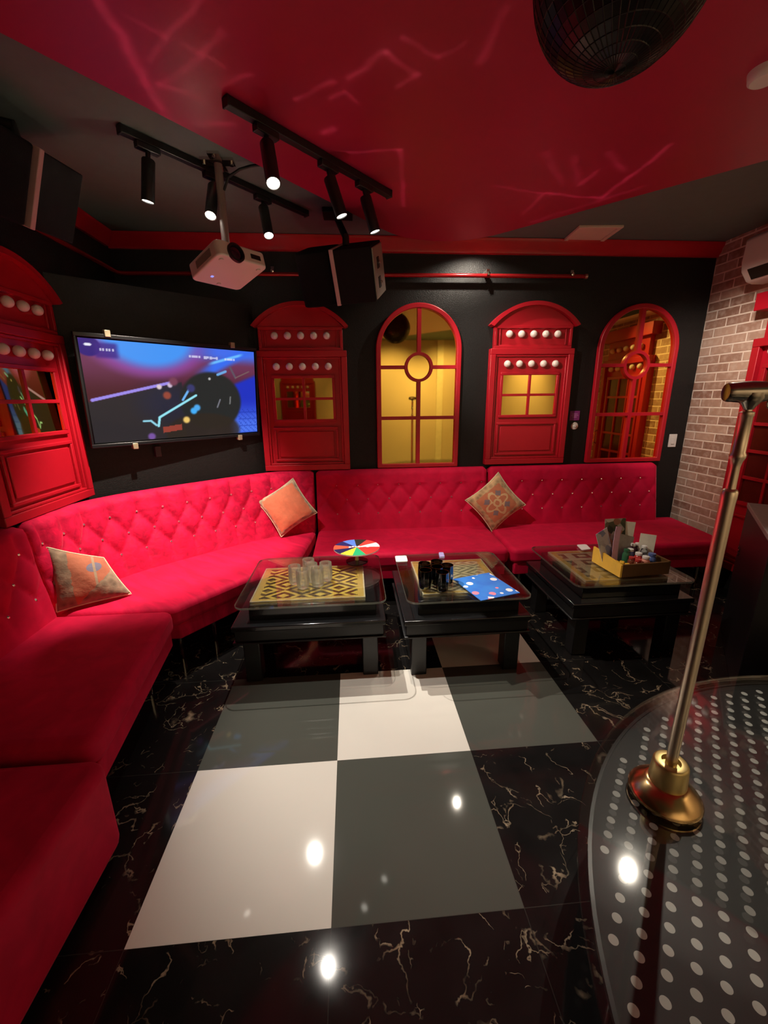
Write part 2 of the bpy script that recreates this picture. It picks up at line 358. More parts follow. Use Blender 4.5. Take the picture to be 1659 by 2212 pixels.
def mirrorball():
    m, nt, out = new_mat('dark mirror facets')  # facets get a near-black metal colour throughout
    b = N(nt, 'ShaderNodeBsdfPrincipled'); L(nt, b.outputs[0], out.inputs[0])
    tc = N(nt, 'ShaderNodeTexCoord'); nz = N(nt, 'ShaderNodeTexNoise'); nz.inputs['Scale'].default_value = 40
    L(nt, tc.outputs['Object'], nz.inputs['Vector'])
    L(nt, mixc(nt, nz.outputs[0], (.014, .012, .011), (.045, .036, .032)), b.inputs['Base Color'])
    b.inputs['Metallic'].default_value = .8; b.inputs['Roughness'].default_value = .35
    return m
MAT['mirrorball'] = mirrorball()

def screen_mat():
    m, nt, out = new_mat('television picture')
    a = N(nt, 'ShaderNodeAttribute'); a.attribute_name = 'picture'
    e = N(nt, 'ShaderNodeEmission'); e.inputs[1].default_value = 1.0
    g = N(nt, 'ShaderNodeBsdfGlossy'); g.inputs['Roughness'].default_value = .08; g.inputs[0].default_value = (.03, .03, .03, 1)
    ad = N(nt, 'ShaderNodeAddShader'); L(nt, a.outputs[0], e.inputs[0]); L(nt, e.outputs[0], ad.inputs[0]); L(nt, g.outputs[0], ad.inputs[1])
    L(nt, ad.outputs[0], out.inputs[0]); return m
MAT['screen'] = screen_mat()

# ------------------------------------------------------------------ mesh builder
def sst(a, b, x): t = max(0, min(1, (x - a) / (b - a))); return t * t * (3 - 2 * t)

class MB:
    def __init__(s): s.v = []; s.f = []; s.mi = []
    def add(s, vs, fs, mi=0, mat=None):
        o = len(s.v)
        if mat is not None: vs = [mat @ Vector(p) for p in vs]
        s.v += [tuple(p) for p in vs]
        for f in fs: s.f.append([i + o for i in f]); s.mi.append(mi)
        return s
    def box(s, x0, x1, y0, y1, z0, z1, mi=0, mat=None):
        vs = [(x0, y0, z0), (x1, y0, z0), (x1, y1, z0), (x0, y1, z0), (x0, y0, z1), (x1, y0, z1), (x1, y1, z1), (x0, y1, z1)]
        return s.add(vs, [(3, 2, 1, 0), (4, 5, 6, 7), (0, 1, 5, 4), (1, 2, 6, 5), (2, 3, 7, 6), (3, 0, 4, 7)], mi, mat)
    def prism(s, poly, z0, z1, mi=0, mat=None):
        a = sum(poly[i][0] * poly[(i + 1) % len(poly)][1] - poly[(i + 1) % len(poly)][0] * poly[i][1] for i in range(len(poly)))
        if a < 0: poly = poly[::-1]
        n = len(poly)
        vs = [(x, y, z0) for x, y in poly] + [(x, y, z1) for x, y in poly]
        fs = [tuple(range(n - 1, -1, -1)), tuple(range(n, 2 * n))] + [(i, (i + 1) % n, n + (i + 1) % n, n + i) for i in range(n)]
        return s.add(vs, fs, mi, mat)
    def wallprism(s, poly, y0, y1, mi=0, mat=None):   # polygon given in x,z; extruded along y
        T = Matrix(((1, 0, 0, 0), (0, 0, -1, 0), (0, 1, 0, 0), (0, 0, 0, 1)))
        T = T if mat is None else mat @ T
        return s.prism(poly, -y1, -y0, mi, T)
    def lathe(s, prof, seg=32, mi=0, mat=None, closed=False):
        vs = []; fs = []
        for r, z in prof:
            for k in range(seg): a = 2 * PI * k / seg; vs.append((r * math.cos(a), r * math.sin(a), z))
        n = len(prof)
        for i in range(n - 1 + (1 if closed else 0)):
            for k in range(seg):
                a, b_ = i * seg + k, i * seg + (k + 1) % seg
                j = ((i + 1) % n) * seg
                fs.append((a, b_, j + (k + 1) % seg, j + k))
        if not closed:
            if prof[0][0] > 1e-6: fs.append(tuple(range(seg - 1, -1, -1)))
            if prof[-1][0] > 1e-6: fs.append(tuple((n - 1) * seg + k for k in range(seg)))
        return s.add(vs, fs, mi, mat)
    def tube(s, path, r, seg=12, mi=0, cap=True):
        path = [Vector(p) for p in path]; vs = []; fs = []
        prev = None
        for i, p in enumerate(path):
            t = (path[min(i + 1, len(path) - 1)] - path[max(i - 1, 0)]).normalized()
            if prev is None:
                up = Vector((0, 0, 1)) if abs(t.z) < .9 else Vector((1, 0, 0)); u = t.cross(up).normalized()
            else:
                u = (prev - t * prev.dot(t)).normalized()
            prev = u; w = t.cross(u)
            rr = r[i] if isinstance(r, (list, tuple)) else r
            for k in range(seg): a = 2 * PI * k / seg; vs.append(tuple(p + u * (rr * math.cos(a)) + w * (rr * math.sin(a))))
        for i in range(len(path) - 1):
            for k in range(seg):
                fs.append((i * seg + k, i * seg + (k + 1) % seg, (i + 1) * seg + (k + 1) % seg, (i + 1) * seg + k))
        if cap: fs.append(tuple(range(seg - 1, -1, -1))); fs.append(tuple((len(path) - 1) * seg + k for k in range(seg)))
        return s.add(vs, fs, mi)
    def grid(s, nu, nv, fn, mi=0, mat=None):
        vs = [fn(i / nu, j / nv) for j in range(nv + 1) for i in range(nu + 1)]
        w = nu + 1
        fs = [(j * w + i, j * w + i + 1, (j + 1) * w + i + 1, (j + 1) * w + i) for j in range(nv) for i in range(nu)]
        return s.add(vs, fs, mi, mat)

def link(name, mb, mats, parent=None, bevel=0., world=False, smooth=35, seg=2, fix=True):
    me = bpy.data.meshes.new(name)
    vs = mb.v
    if world and parent is not None:
        inv = wm(parent).inverted(); vs = [tuple(inv @ Vector(p)) for p in vs]
    me.from_pydata(vs, [], mb.f)
    if not isinstance(mats, (list, tuple)): mats = [mats]
    for m in mats: me.materials.append(m)
    for p, i in zip(me.polygons, mb.mi): p.material_index = i
    if fix:
        bm = bmesh.new(); bm.from_mesh(me); bmesh.ops.recalc_face_normals(bm, faces=bm.faces); bm.to_mesh(me); bm.free()
    if smooth:
        me.polygons.foreach_set('use_smooth', [True] * len(me.polygons)); me.set_sharp_from_angle(angle=math.radians(smooth))
    o = bpy.data.objects.new(name, me); COL.objects.link(o)
    if parent is not None: o.parent = parent
    if bevel:
        b = o.modifiers.new('bevel', 'BEVEL'); b.width = bevel; b.segments = seg; b.limit_method = 'ANGLE'; b.angle_limit = math.radians(40)
        b.harden_normals = False
    return o

def wm(o):
    m = o.matrix_basis.copy(); p = o.parent
    while p is not None: m = p.matrix_basis @ m; p = p.parent
    return m

def thing(name, label, cat, loc=(0, 0, 0), rot=0, group=None, mat=None):
    o = bpy.data.objects.new(name, None); COL.objects.link(o)
    o.empty_display_size = .05
    if mat is not None: o.matrix_basis = mat
    else:
        o.location = loc; o.rotation_euler = (0, 0, rot)
    o['label'] = label; o['category'] = cat
    if group: o['group'] = group
    return o

def tag(o, label, cat, group=None):
    o['label'] = label; o['category'] = cat
    if group: o['group'] = group
    return o

def struct(name, mb, mats, **kw):
    o = link(name, mb, mats, **kw); o['kind'] = 'structure'; return o

def dup(root, label, mat=None, loc=None, rot=None, group=None):
    r = root.copy(); COL.objects.link(r); r['label'] = label
    if mat is not None: r.matrix_basis = mat
    if loc is not None: r.location = loc
    if rot is not None: r.rotation_euler = (0, 0, rot)
    if group: r['group'] = group
    for ch in list(root.children):
        c = ch.copy(); COL.objects.link(c); c.parent = r
        for g in list(ch.children):
            d = g.copy(); COL.objects.link(d); d.parent = c
    return r

def pose(c, yaw, pitch=0., roll=0.):
    return Matrix.Translation(c) @ Matrix.Rotation(yaw, 4, 'Z') @ Matrix.Rotation(pitch, 4, 'X') @ Matrix.Rotation(roll, 4, 'Y')

def aim(p, d):   # matrix whose local -z points along d
    q = Vector(d).normalized().to_track_quat('-Z', 'Y')
    return Matrix.Translation(p) @ q.to_matrix().to_4x4()

# ------------------------------------------------------------------ room shell
XL, XR, YB, YF, ZC = -1.67, 3.22, 2.80, -3.0, 2.76
ZF = 2.67      # underside of the dropped red film
def build_room():
    mb = MB()
    tiles = {(-1, 0): 1, (0, 0): 2, (-1, 1): 2, (0, 1): 1, (1, 1): 2, (1, 2): 1}
    xs = [XL - .1] + [i * .6 for i in range(-2, 6)] + [XR + .1]
    ys = [YF - .1] + [i * .6 for i in range(-4, 5)] + [YB + .1]
    for i in range(len(xs) - 1):
        for j in range(len(ys) - 1):
            key = (round(xs[i] / .6), round(ys[j] / .6)) if 0 < i < len(xs) - 2 and 0 < j < len(ys) - 2 else None
            mb.add([(xs[i], ys[j], 0), (xs[i + 1], ys[j], 0), (xs[i + 1], ys[j + 1], 0), (xs[i], ys[j + 1], 0)], [(0, 1, 2, 3)], tiles.get(key, 0))
    mb.box(XL - .1, XR + .1, YF - .1, YB + .1, -.12, -.02)
    struct('floor', mb, [MAT['marble'], MAT['tile_white'], MAT['tile_dark']], smooth=0, fix=False)
    struct('ceiling', MB().box(XL - .1, XR + .1, YF - .1, YB + .1, ZC, ZC + .1), MAT['blackceil'], smooth=0)
    struct('wall_back', MB().box(XL - .1, XR + .1, YB, YB + .1, 0, ZC), MAT['blackwall'], smooth=0)
    struct('wall_left', MB().box(XL - .1, XL, YF, YB, 0, ZC), MAT['blackwall'], smooth=0)
    struct('wall_right', MB().box(XR, XR + .1, .30, YB, 0, ZC), MAT['brick'], smooth=0)
    struct('wall_side', MB().box(XR, XR + .1, YF, .30, 0, ZC), MAT['cream'], smooth=0)
    struct('wall_front', MB().box(XL - .1, XR + .1, YF - .1, YF, 0, ZC), MAT['cream'], smooth=0)
    # low partition across the left corner behind the television
    struct('wall_corner', MB().prism([(XL, 1.97), (-.66, 2.80), (XL, 2.80)], 0, 2.28), MAT['blackwall'], smooth=0)
    # raised red film on the ceiling: big square set cornerwise with rounded corners
    def rounded(poly, r, n=10):
        out = []
        for i in range(len(poly)):
            p, a, b = Vector(poly[i]), Vector(poly[i - 1]), Vector(poly[(i + 1) % len(poly)])
            d1, d2 = (a - p).normalized(), (b - p).normalized()
            th = d1.angle(d2) / 2; t = r / math.tan(th)
            c = p + (d1 + d2).normalized() * (r / math.sin(th))
            s, e = p + d1 * t - c, p + d2 * t - c
            for k in range(n + 1):
                q = s.lerp(e, k / n).normalized() * r + c; out.append((q.x, q.y))
        return out
    big = [(.777, 2.833), (-1.492, .268), (.83, -2.1), (3.15, .30), (3.15, .50)]
    poly = rounded(big, .575, 14)[0:15] + big[1:]
    struct('trim_3', MB().prism(poly, ZF, ZC - .0005), [MAT['redceil']], smooth=0)
    # crown moulding: stepped profile swept along left, back and right walls
    prof = [(0, -.105), (.022, -.105), (.022, -.088), (.040, -.070), (.046, -.045), (.062, -.028), (.066, -.004), (0, -.004)]
    mb = MB()
    def sweep(p0, p1, nrm):
        vs = []
        for p in (p0, p1):
            for d, z in prof: vs.append((p[0] + nrm[0] * d, p[1] + nrm[1] * d, ZC + z))
        n = len(prof)
        mb.add(vs, [tuple(range(n)), tuple(range(2 * n - 1, n - 1, -1))] + [(i, (i + 1) % n, n + (i + 1) % n, n + i) for i in range(n)])
    sweep((XL, YB), (XR, YB), (0, -1)); struct('trim_1', mb, MAT['crown'], smooth=50)
    mb = MB(); sweep((XL, YF), (XL, YB - .066), (1, 0)); struct('trim_2', mb, MAT['crown'], smooth=50)
build_room()

# ------------------------------------------------------------------ sofas
def smooth_path(pts, rounds=3, ends=True):
    for _ in range(rounds):
        q = [pts[0]]
        for a, b in zip(pts, pts[1:]):
            q += [(.8 * a[0] + .2 * b[0], .8 * a[1] + .2 * b[1]), (.2 * a[0] + .8 * b[0], .2 * a[1] + .8 * b[1])]
        q.append(pts[-1]); pts = q
    return pts

def resample(pts, n):
    P = [Vector(p) for p in pts]; d = [0]
    for a, b in zip(P, P[1:]): d.append(d[-1] + (b - a).length)
    out = []; j = 0
    for i in range(n + 1):
        s = d[-1] * i / n
        while j < len(d) - 2 and d[j + 1] < s: j += 1
        t = (s - d[j]) / max(1e-9, d[j + 1] - d[j]); out.append(P[j].lerp(P[j + 1], t))
    return out, d[-1]

button_me = None
def sofa_back(parent, bot, top, depth, mat, s0=.07, du=.187, amp=.026, z0=.40, z1=.925, thick=.10, chan=1.0):
    global button_me
    bt, Lt = resample(bot, 400)[0], resample(top, 400)[1]
    n = max(20, int(Lt / .0125)); B = resample(bot, n)[0]; T = resample(top, n)[0]
    rows = (.16, .285, .41); dv = .125; nv = 44
    def h(s, zr):
        t0 = (s - s0) / du
        if zr < rows[0]:
            e = abs(math.sin(PI * t0)); k = max(0., 1 - (rows[0] - zr) / .14); return (1 - k) + k * e ** .55
        if zr > rows[2]:
            c = t0 + 1.0; return (1 - chan) + chan * abs(math.sin(PI * c)) ** .55
        q = (zr - rows[0]) / (2 * dv)
        v = (abs(math.sin(PI * (t0 + q))) * abs(math.sin(PI * (t0 - q)))) ** .5
        return v ** .9
    verts = []; nrm = []
    for i in range(n + 1):
        a, b = T[max(0, i - 1)], T[min(n, i + 1)]; t = (b - a).normalized(); nn = Vector((t.y, -t.x))
        nrm.append(nn)
    cols = []
    for i in range(n + 1):
        s = Lt * i / n; nn = nrm[i]; col = []
        endk = min(1., min(s, Lt - s) / .03); endk = math.sin(endk * PI / 2)
        for j in range(nv + 1):
            v = j / nv; p = B[i].lerp(T[i], v); z = z0 + (z1 - z0) * v
            topk = min(1., (1 - v) / .06); topk = math.sin(topk * PI / 2)
            d = amp * h(s, v * (z1 - z0)) * endk * (.35 + .65 * topk) + depth * endk * (.6 + .4 * topk)
            q = p + nn * d; col.append((q.x, q.y, z - .010 * (1 - endk) * v))
        for k, (bk, up) in enumerate(((.25, .012), (.6, .016), (1., .004))):
            q = T[i] - nn * thick * bk; col.append((q.x, q.y, z1 + up * endk - .010 * (1 - endk)))
        q = T[i] - nn * thick; col.append((q.x, q.y, z0)); cols.append(col)
    m = len(cols[0]); vs = [p for c in cols for p in c]; fs = []
    for i in range(n):
        for j in range(m - 1): fs.append((i * m + j, (i + 1) * m + j, (i + 1) * m + j + 1, i * m + j + 1))
    fs.append(tuple(range(m))); fs.append(tuple(n * m + j for j in range(m - 1, -1, -1)))
    o = link('backrest', MB().add(vs, fs), mat, parent, smooth=70)
    # crystal buttons where the tufts meet
    if button_me is None:
        bm = bmesh.new(); bmesh.ops.create_icosphere(bm, subdivisions=1, radius=.0095)
        button_me = bpy.data.meshes.new('button'); bm.to_mesh(button_me); bm.free(); button_me.materials.append(MAT['crystal'])
    for r, zr in enumerate(rows):
        k = 0
        while True:
            s = s0 + du * (k + (.5 if r == 1 else 0)) ; k += 1
            if s > Lt - .04: break
            if s < .04: continue
            i = min(n, int(round(s / Lt * n))); v = zr / (z1 - z0)
            p = B[i].lerp(T[i], v) + nrm[i] * (depth + .004)
            b = bpy.data.objects.new('button', button_me); COL.objects.link(b); b.parent = o
            b.location = (p.x, p.y, z0 + zr); b['label'] = 'small crystal button'
    return o

def rbox_poly(poly, r, n=5):
    out = []
    for i in range(len(poly)):
        p, a, b = Vector(poly[i]), Vector(poly[i - 1]), Vector(poly[(i + 1) % len(poly)])
        d1, d2 = (a - p).normalized(), (b - p).normalized(); th = d1.angle(d2) / 2
        t = min(r / math.tan(th), .4 * (a - p).length, .4 * (b - p).length); rr = t * math.tan(th)
        c = p + (d1 + d2).normalized() * (rr / math.sin(th)); s, e = p + d1 * t - c, p + d2 * t - c
        for k in range(n + 1):
            q = s.lerp(e, k / n).normalized() * rr + c; out.append((q.x, q.y))
    return out

def seat(parent, poly, mat, inset=.03, z0=.305, z1=.425):
    link('seat_cushion', MB().prism(rbox_poly(poly, .05), z0, z1), mat, parent, bevel=.032, seg=4, smooth=60)
    c = Vector((sum(p[0] for p in poly) / len(poly), sum(p[1] for p in poly) / len(poly)))
    sk = [tuple(c + (Vector(p) - c) * (1 - inset / max(.1, (Vector(p) - c).length))) for p in poly]
    link('base_frame', MB().prism(sk, .215, z0 + .005), mat, parent, bevel=.008)

def sofa_leg(parent, x, y):
    o = link('leg', MB().lathe([(.013, 0), (.013, .01), (.017, .02), (.017, .22)], 16, mat=Matrix.Translation((x, y, 0))), MAT['chrome'], parent)
    o['label'] = 'slim chrome leg'

G = 'red velvet sofa sections along the walls'
V, VC = MAT['velvet'], MAT['velvet_crushed']
# left section
s = thing('tufted_sofa', 'red tufted sofa section against the left wall, below the leftmost red booth panel', 'sofa', group=G)
seat(s, [(-1.56, 1.268), (-.912, 1.268), (-.800, .345), (-1.56, .345)], V)
sofa_back(s, [(-1.53, .35), (-1.53, 1.27)], [(-1.585, .35), (-1.585, 1.27)], .0, V, s0=.09)
for p in ((-1.03, 1.12), (-.93, .50), (-1.5, 1.12), (-1.5, .50)): sofa_leg(s, *p)
# corner section
s = thing('tufted_sofa', 'crushed red velvet corner sofa section in front of the television', 'sofa', group=G)
seat(s, [(-.912, 1.278), (-.293, 2.035), (-.232, 2.60), (-.30, 2.70), (-.66, 2.66), (-1.58, 1.85), (-1.58, 1.278)], MAT['velvet_creased'])
sofa_back(s, smooth_path([(-1.525, 1.285), (-1.515, 1.745), (-.690, 2.475), (-.240, 2.625)]),
          smooth_path([(-1.585, 1.285), (-1.590, 1.860), (-.625, 2.712), (-.236, 2.735)]), .0, VC, s0=.06, du=.176, amp=.032, thick=.045)
for p in ((-.98, 1.44), (-.84, 1.62), (-.50, 2.02), (-.34, 2.12), (-1.45, 1.45)): sofa_leg(s, *p)
# middle section
s = thing('tufted_sofa', 'red tufted sofa section under the arched mirror with the clear gold panes', 'sofa', group=G)
seat(s, [(-.214, 1.995), (1.285, 1.985), (1.300, 2.70), (-.214, 2.70)], V)
sofa_back(s, [(-.214, 2.625), (1.312, 2.615)], [(-.214, 2.725), (1.312, 2.725)], .0, V, s0=.17, amp=.022, thick=.06, chan=.45)
for p in ((-.1, 2.1), (1.2, 2.1), (-.1, 2.6), (1.2, 2.6)): sofa_leg(s, *p)
# right section
s = thing('tufted_sofa', 'red tufted sofa section at the right, reaching to the brick wall', 'sofa', group=G)
seat(s, [(1.300, 1.975), (3.06, 1.960), (3.14, 2.70), (1.318, 2.70)], V)
sofa_back(s, [(1.336, 2.615), (2.93, 2.615)], [(1.336, 2.725), (2.93, 2.725)], .0, V, s0=.12, amp=.020, thick=.06, chan=.35)
for p in ((1.42, 2.1), (2.95, 2.1), (1.42, 2.6), (3.0, 2.6)): sofa_leg(s, *p)
# low block nearest the camera
s = thing('ottoman', 'low red velvet block seat in the near left corner, without a backrest', 'ottoman')
link('seat_block', MB().prism(rbox_poly([(-1.6, -.60), (-.765, -.60), (-.745, .325), (-1.6, .325)], .06), .03, .378), V, s, bevel=.035, seg=4, smooth=60)
link('plinth', MB().box(-1.57, -.79, -.57, .29, 0, .035), MAT['satinblack'], s)

# ------------------------------------------------------------------ cushions
def cushion(label, mat, corners_size, M, thick=.10, k=.10, seedv=0, quad=None):
    h = corners_size / 2; mb = MB(); n = 26
    rnd = random.Random(seedv); ph = [rnd.uniform(0, 6) for _ in range(6)]
    def f(sgn):
        def g(u, v):
            a, b = 2 * u - 1, 2 * v - 1
            x = h * a * (1 - k * (1 - b * b) * abs(a)); y = h * b * (1 - k * (1 - a * a) * abs(b))
            e = max(0, (1 - a ** 2) * (1 - b ** 2))
            w = .003 * math.sin(5 * a + 3 * b + ph[0]) * e + .003 * math.sin(9 * b - 4 * a + ph[1]) * (1 - e) * e ** .3
            return (x, y, sgn * (thick / 2 * e ** .42) + w * (1 if sgn > 0 else .3))
        return g
    mb.grid(n, n, f(1)); mb.grid(n, n, f(-1))
    def warp(p):      # slump: squeeze the square outline into the given four corners
        if quad is None: return p
        u, v = p[0] / (2 * h) + .5, p[1] / (2 * h) + .5; bl, br, tr, tl = quad
        return tuple((1 - u) * (1 - v) * bl[i] + u * (1 - v) * br[i] + u * v * tr[i] + (1 - u) * v * tl[i] for i in (0, 1)) + (p[2] + sum(w_ * q[2] for w_, q in zip(((1 - u) * (1 - v), u * (1 - v), u * v, (1 - u) * v), quad)),)
    mb.v = [warp(p) for p in mb.v]
    o = link('throw_cushion', mb, mat, None, smooth=80)
    bm = bmesh.new(); bm.from_mesh(o.data); bmesh.ops.remove_doubles(bm, verts=bm.verts, dist=1e-4); bmesh.ops.recalc_face_normals(bm, faces=bm.faces); bm.to_mesh(o.data); bm.free()
    o.data.polygons.foreach_set('use_smooth', [True] * len(o.data.polygons))
    o.matrix_basis = M
    # piped seam round the edge
    pts = []
    for side in range(4):
        for i in range(20):
            t = 2 * i / 20 - 1; a, b = [(t, -1), (1, t), (-t, 1), (-1, -t)][side]
            pts.append((h * a * (1 - k * (1 - b * b) * abs(a)), h * b * (1 - k * (1 - a * a) * abs(b)), 0))
    pts.append(pts[0]); pts = [warp(p) for p in pts]
    link('piping', MB().tube(pts, .0045, 6), MAT['creamtrim'], o)
    return tag(o, label, 'cushion')

def frame_m(c, ux, uy):
    ux = Vector(ux).normalized(); uy = Vector(uy); uy = (uy - ux * uy.dot(ux)).normalized(); uz = ux.cross(uy)
    M = Matrix((ux, uy, uz)).transposed().to_4x4(); M.translation = c; return M
CM = frame_m((-1.445, 1.425, .575), (.287, .184, 0), (-.07, .07, .30)); ci = CM.inverted()
cushion('tan and rust patterned cushion leaning at the corner of the left sofa section', MAT['kilim_side'], .37, CM, .13, .05, 1,
        quad=[tuple(ci @ Vector(p)) for p in ((-1.528, 1.280, .436), (-1.232, 1.472, .436), (-1.372, 1.512, .655), (-1.562, 1.362, .785))])
cushion('plain orange rust cushion standing on its corner at the right end of the corner sofa', MAT['kilim_plain'], .36,
        frame_m((-.455, 2.545, .665), (.34, .10, .20), (-.28, .10, .30)), .12, .08, 2)
cushion('rust cushion with a flower medallion, standing on its corner where two sofa sections meet', MAT['kilim_medallion'], .375,
        frame_m((1.345, 2.535, .655), (.7, .04, .58), (-.66, .16, .60)), .13, .10, 3)

# ------------------------------------------------------------------ coffee tables
def coffee_table(label, x0, x1, y0, y1, fx0, fx1, fy0, fy1, fmat, back=.01):
    cx, cy = (x0 + x1) / 2, (y0 + y1) / 2
    t = thing('coffee_table', label, 'table', (cx, cy, 0), group='low black tables with glass tops')
    X0, X1, Y0, Y1 = x0 - cx, x1 - cx, y0 - cy, y1 - cy
    dx0, dx1, dy0, dy1 = X0 - .02, X1 - .005, Y0 - .005, Y1 - back
    link('deck', MB().box(dx0, dx1, dy0, dy1, .335, .365), MAT['lacquer'], t, bevel=.006)
    link('apron', MB().box(dx0 + .012, dx1 - .012, dy0 + .012, dy1 - .012, .268, .336).box(dx0, dx1, dy0, dy1, .258, .269), MAT['satinblack'], t, bevel=.004)
    for sx in (0, 1):
        for sy in (0, 1):
            lx = dx0 + .045 if sx == 0 else dx1 - .045 - .088; ly = dy0 + .03 if sy == 0 else dy1 - .03 - .088
            link('leg', MB().box(lx, lx + .088, ly, ly + .088, 0, .259), MAT['satinblack'], t, bevel=.005)
    link('raised_box', MB().box(X0 + .065, X1 - .055, Y0 + .06, min(Y1 - .06, max(dy1 - .02, d_ := fy1 - cy + .012)), .364, .452), MAT['lacquer'], t, bevel=.004)
    p = link('fretwork_panel', MB().box(fx0 - cx, fx1 - cx, fy0 - cy, fy1 - cy, .4518, .4600), fmat, t)
    w = .022; a, b, c, d = fx0 - cx, fx1 - cx, fy0 - cy, fy1 - cy
    link('panel_border', MB().box(a, b, c, c + w, .459, .4625).box(a, b, d - w, d, .459, .4625).box(a, a + w * 1.6, c + w, d - w, .459, .4625).box(b - w * 1.6, b, c + w, d - w, .459, .4625), MAT['fretborder'], t)
    e = .007
    link('panel_edge', MB().box(a - e, b + e, c - e, c, .4518, .4632).box(a - e, b + e, d, d + e, .4518, .4632).box(a - e, a, c, d, .4518, .4632).box(b, b + e, c, d, .4518, .4632), MAT['creamtrim'], t)
    g = link('glass_top', MB().prism(rbox_poly([(X0, Y0), (X1, Y0), (X1, Y1), (X0, Y1)], .055, 8), .4645, .4745), MAT['glass'], t, bevel=.002)
    g['label'] = 'clear glass sheet with rounded corners'
    O_ = rbox_poly([(X0 - .0012, Y0 - .0012), (X1 + .0012, Y0 - .0012), (X1 + .0012, Y1 + .0012), (X0 - .0012, Y1 + .0012)], .056, 8)
    I_ = rbox_poly([(X0 + .0002, Y0 + .0002), (X1 - .0002, Y0 + .0002), (X1 - .0002, Y1 - .0002), (X0 + .0002, Y1 - .0002)], .055, 8)
    n_ = len(O_); ring = MB().add([(x, y, .4640) for x, y in O_] + [(x, y, .4640) for x, y in I_] + [(x, y, .4750) for x, y in O_] + [(x, y, .4750) for x, y in I_],
        [q for i in range(n_) for j in ((i + 1) % n_,) for q in ((i, j, 2 * n_ + j, 2 * n_ + i), (n_ + j, n_ + i, 3 * n_ + i, 3 * n_ + j), (2 * n_ + i, 2 * n_ + j, 3 * n_ + j, 3 * n_ + i), (j, i, n_ + i, n_ + j))])
    link('glass_edge', ring, MAT['glassedge'], t)['label'] = 'pale polished glass edge'
    return t
coffee_table('low black table under the ring of clear tumblers', -.552, .270, 1.148, 1.865, -.478, .150, 1.248, 1.705, MAT['fret1'], .215)
coffee_table('low black table with the blue menu card', .383, 1.085, 1.120, 1.832, .492, .968, 1.242, 1.725, MAT['fret2'])
coffee_table('low black table under the yellow wooden crate', 1.394, 2.140, 1.220, 1.900, 1.502, 2.050, 1.322, 1.805, MAT['fret3'])
ZT = .4748

def tumbler(name, label, mat, group, r=.037, h=.112):
    o = thing(name, label, 'glass', group=group)
    prof = [(0, 0), (r * .86, 0), (r * .95, .006), (r * 1.02, h * .35), (r, h * .7), (r * .98, h), (r * .90, h), (r * .91, h * .7), (r * .92, h * .35), (r * .80, .020), (0, .014)]
    m = MB().lathe(prof, 48)
    m.v = [(x * (1 + .035 * math.cos(10 * math.atan2(y, x)) * sst(.0, .02, z) * sst(h, h * .75, z)), y * (1 + .035 * math.cos(10 * math.atan2(y, x)) * sst(.0, .02, z) * sst(h, h * .75, z)), z) for x, y, z in m.v]
    b = link('bowl', m, mat, o, smooth=60)
    return o
g0 = None
for i, (x, y) in enumerate([(-.205, 1.378), (-.120, 1.398), (-.258, 1.440), (-.075, 1.470), (-.185, 1.535), (-.160, 1.462)]):
    lab = ['clear tumbler at the near edge of the cluster, left of its twin', 'clear tumbler at the near edge of the cluster, right of its twin', 'leftmost clear tumbler of the cluster on the gold lattice',
           'rightmost clear tumbler of the cluster on the gold lattice', 'farthest clear tumbler of the cluster, rising behind the others', 'clear tumbler in the middle of the cluster'][i]
    if g0 is None: g0 = tumbler('tumbler', lab, MAT['clearglass'], 'clear tumblers on the first table'); g0.location = (x, y, ZT)
    else: dup(g0, lab, loc=(x, y, ZT))
d0 = None
for i, (x, y) in enumerate([(.600, 1.262), (.508, 1.300), (.585, 1.342), (.650, 1.360), (.520, 1.400), (.600, 1.425)]):
    lab = ['smoked black tumbler nearest the front edge of the table', 'smoked black tumbler at the near left of the dark cluster', 'smoked black tumbler in the middle of the dark cluster',
           'smoked black tumbler on the right of the dark cluster, beside the menu', 'smoked black tumbler at the far left of the dark cluster', 'smoked black tumbler at the back of the dark cluster'][i]
    if d0 is None: d0 = tumbler('dark_tumbler', lab, MAT['smokeglass'], 'smoked tumblers on the second table'); d0.location = (x, y, ZT)
    else: dup(d0, lab, loc=(x, y, ZT))

# spinning game wheel
w = thing('game_wheel', 'round game wheel with coloured wedges on a short stem', 'game wheel', (.118, 1.745, ZT))
link('stand_base', MB().lathe([(0, 0), (.075, 0), (.075, .006), (.02, .012), (0, .012)], 36), MAT['darkglass'], w)
link('stem', MB().lathe([(.014, .010), (.011, .03), (.011, .085), (.02, .096)], 20), MAT['brasspale'], w)
cols = [('red', (.75, .03, .03)), ('white', (.85, .83, .8)), ('red2', (.70, .05, .04)), ('dark', (.02, .025, .02)), ('blue', (.10, .22, .75)), ('navy', (.02, .02, .12)), ('orange', (.75, .10, .05)), ('navy2', (.015, .015, .08)), ('yellow', (.85, .72, .05)), ('green', (.02, .38, .16)), ('red3', (.78, .04, .03))]
mats = [pbr('wheel ' + n, c, .35, var=.06) for n, c in cols]
mb = MB(); R = .155; n = len(cols); base_a = -.62
for i in range(n):
    for k in range(6):
        a0 = base_a + 2 * PI * (i + k / 6) / n; a1 = base_a + 2 * PI * (i + (k + 1) / 6) / n
        mb.add([(0, 0, .104), (R * math.cos(a0), R * math.sin(a0), .104), (R * math.cos(a1), R * math.sin(a1), .104)], [(0, 1, 2)], i)
        mb.add([(0, 0, .096), (R * math.cos(a0), R * math.sin(a0), .096), (R * math.cos(a1), R * math.sin(a1), .096)], [(2, 1, 0)], 1)
        mb.add([(R * math.cos(a0), R * math.sin(a0), .096), (R * math.cos(a1), R * math.sin(a1), .096), (R * math.cos(a1), R * math.sin(a1), .104), (R * math.cos(a0), R * math.sin(a0), .104)], [(0, 1, 2, 3)], 1)
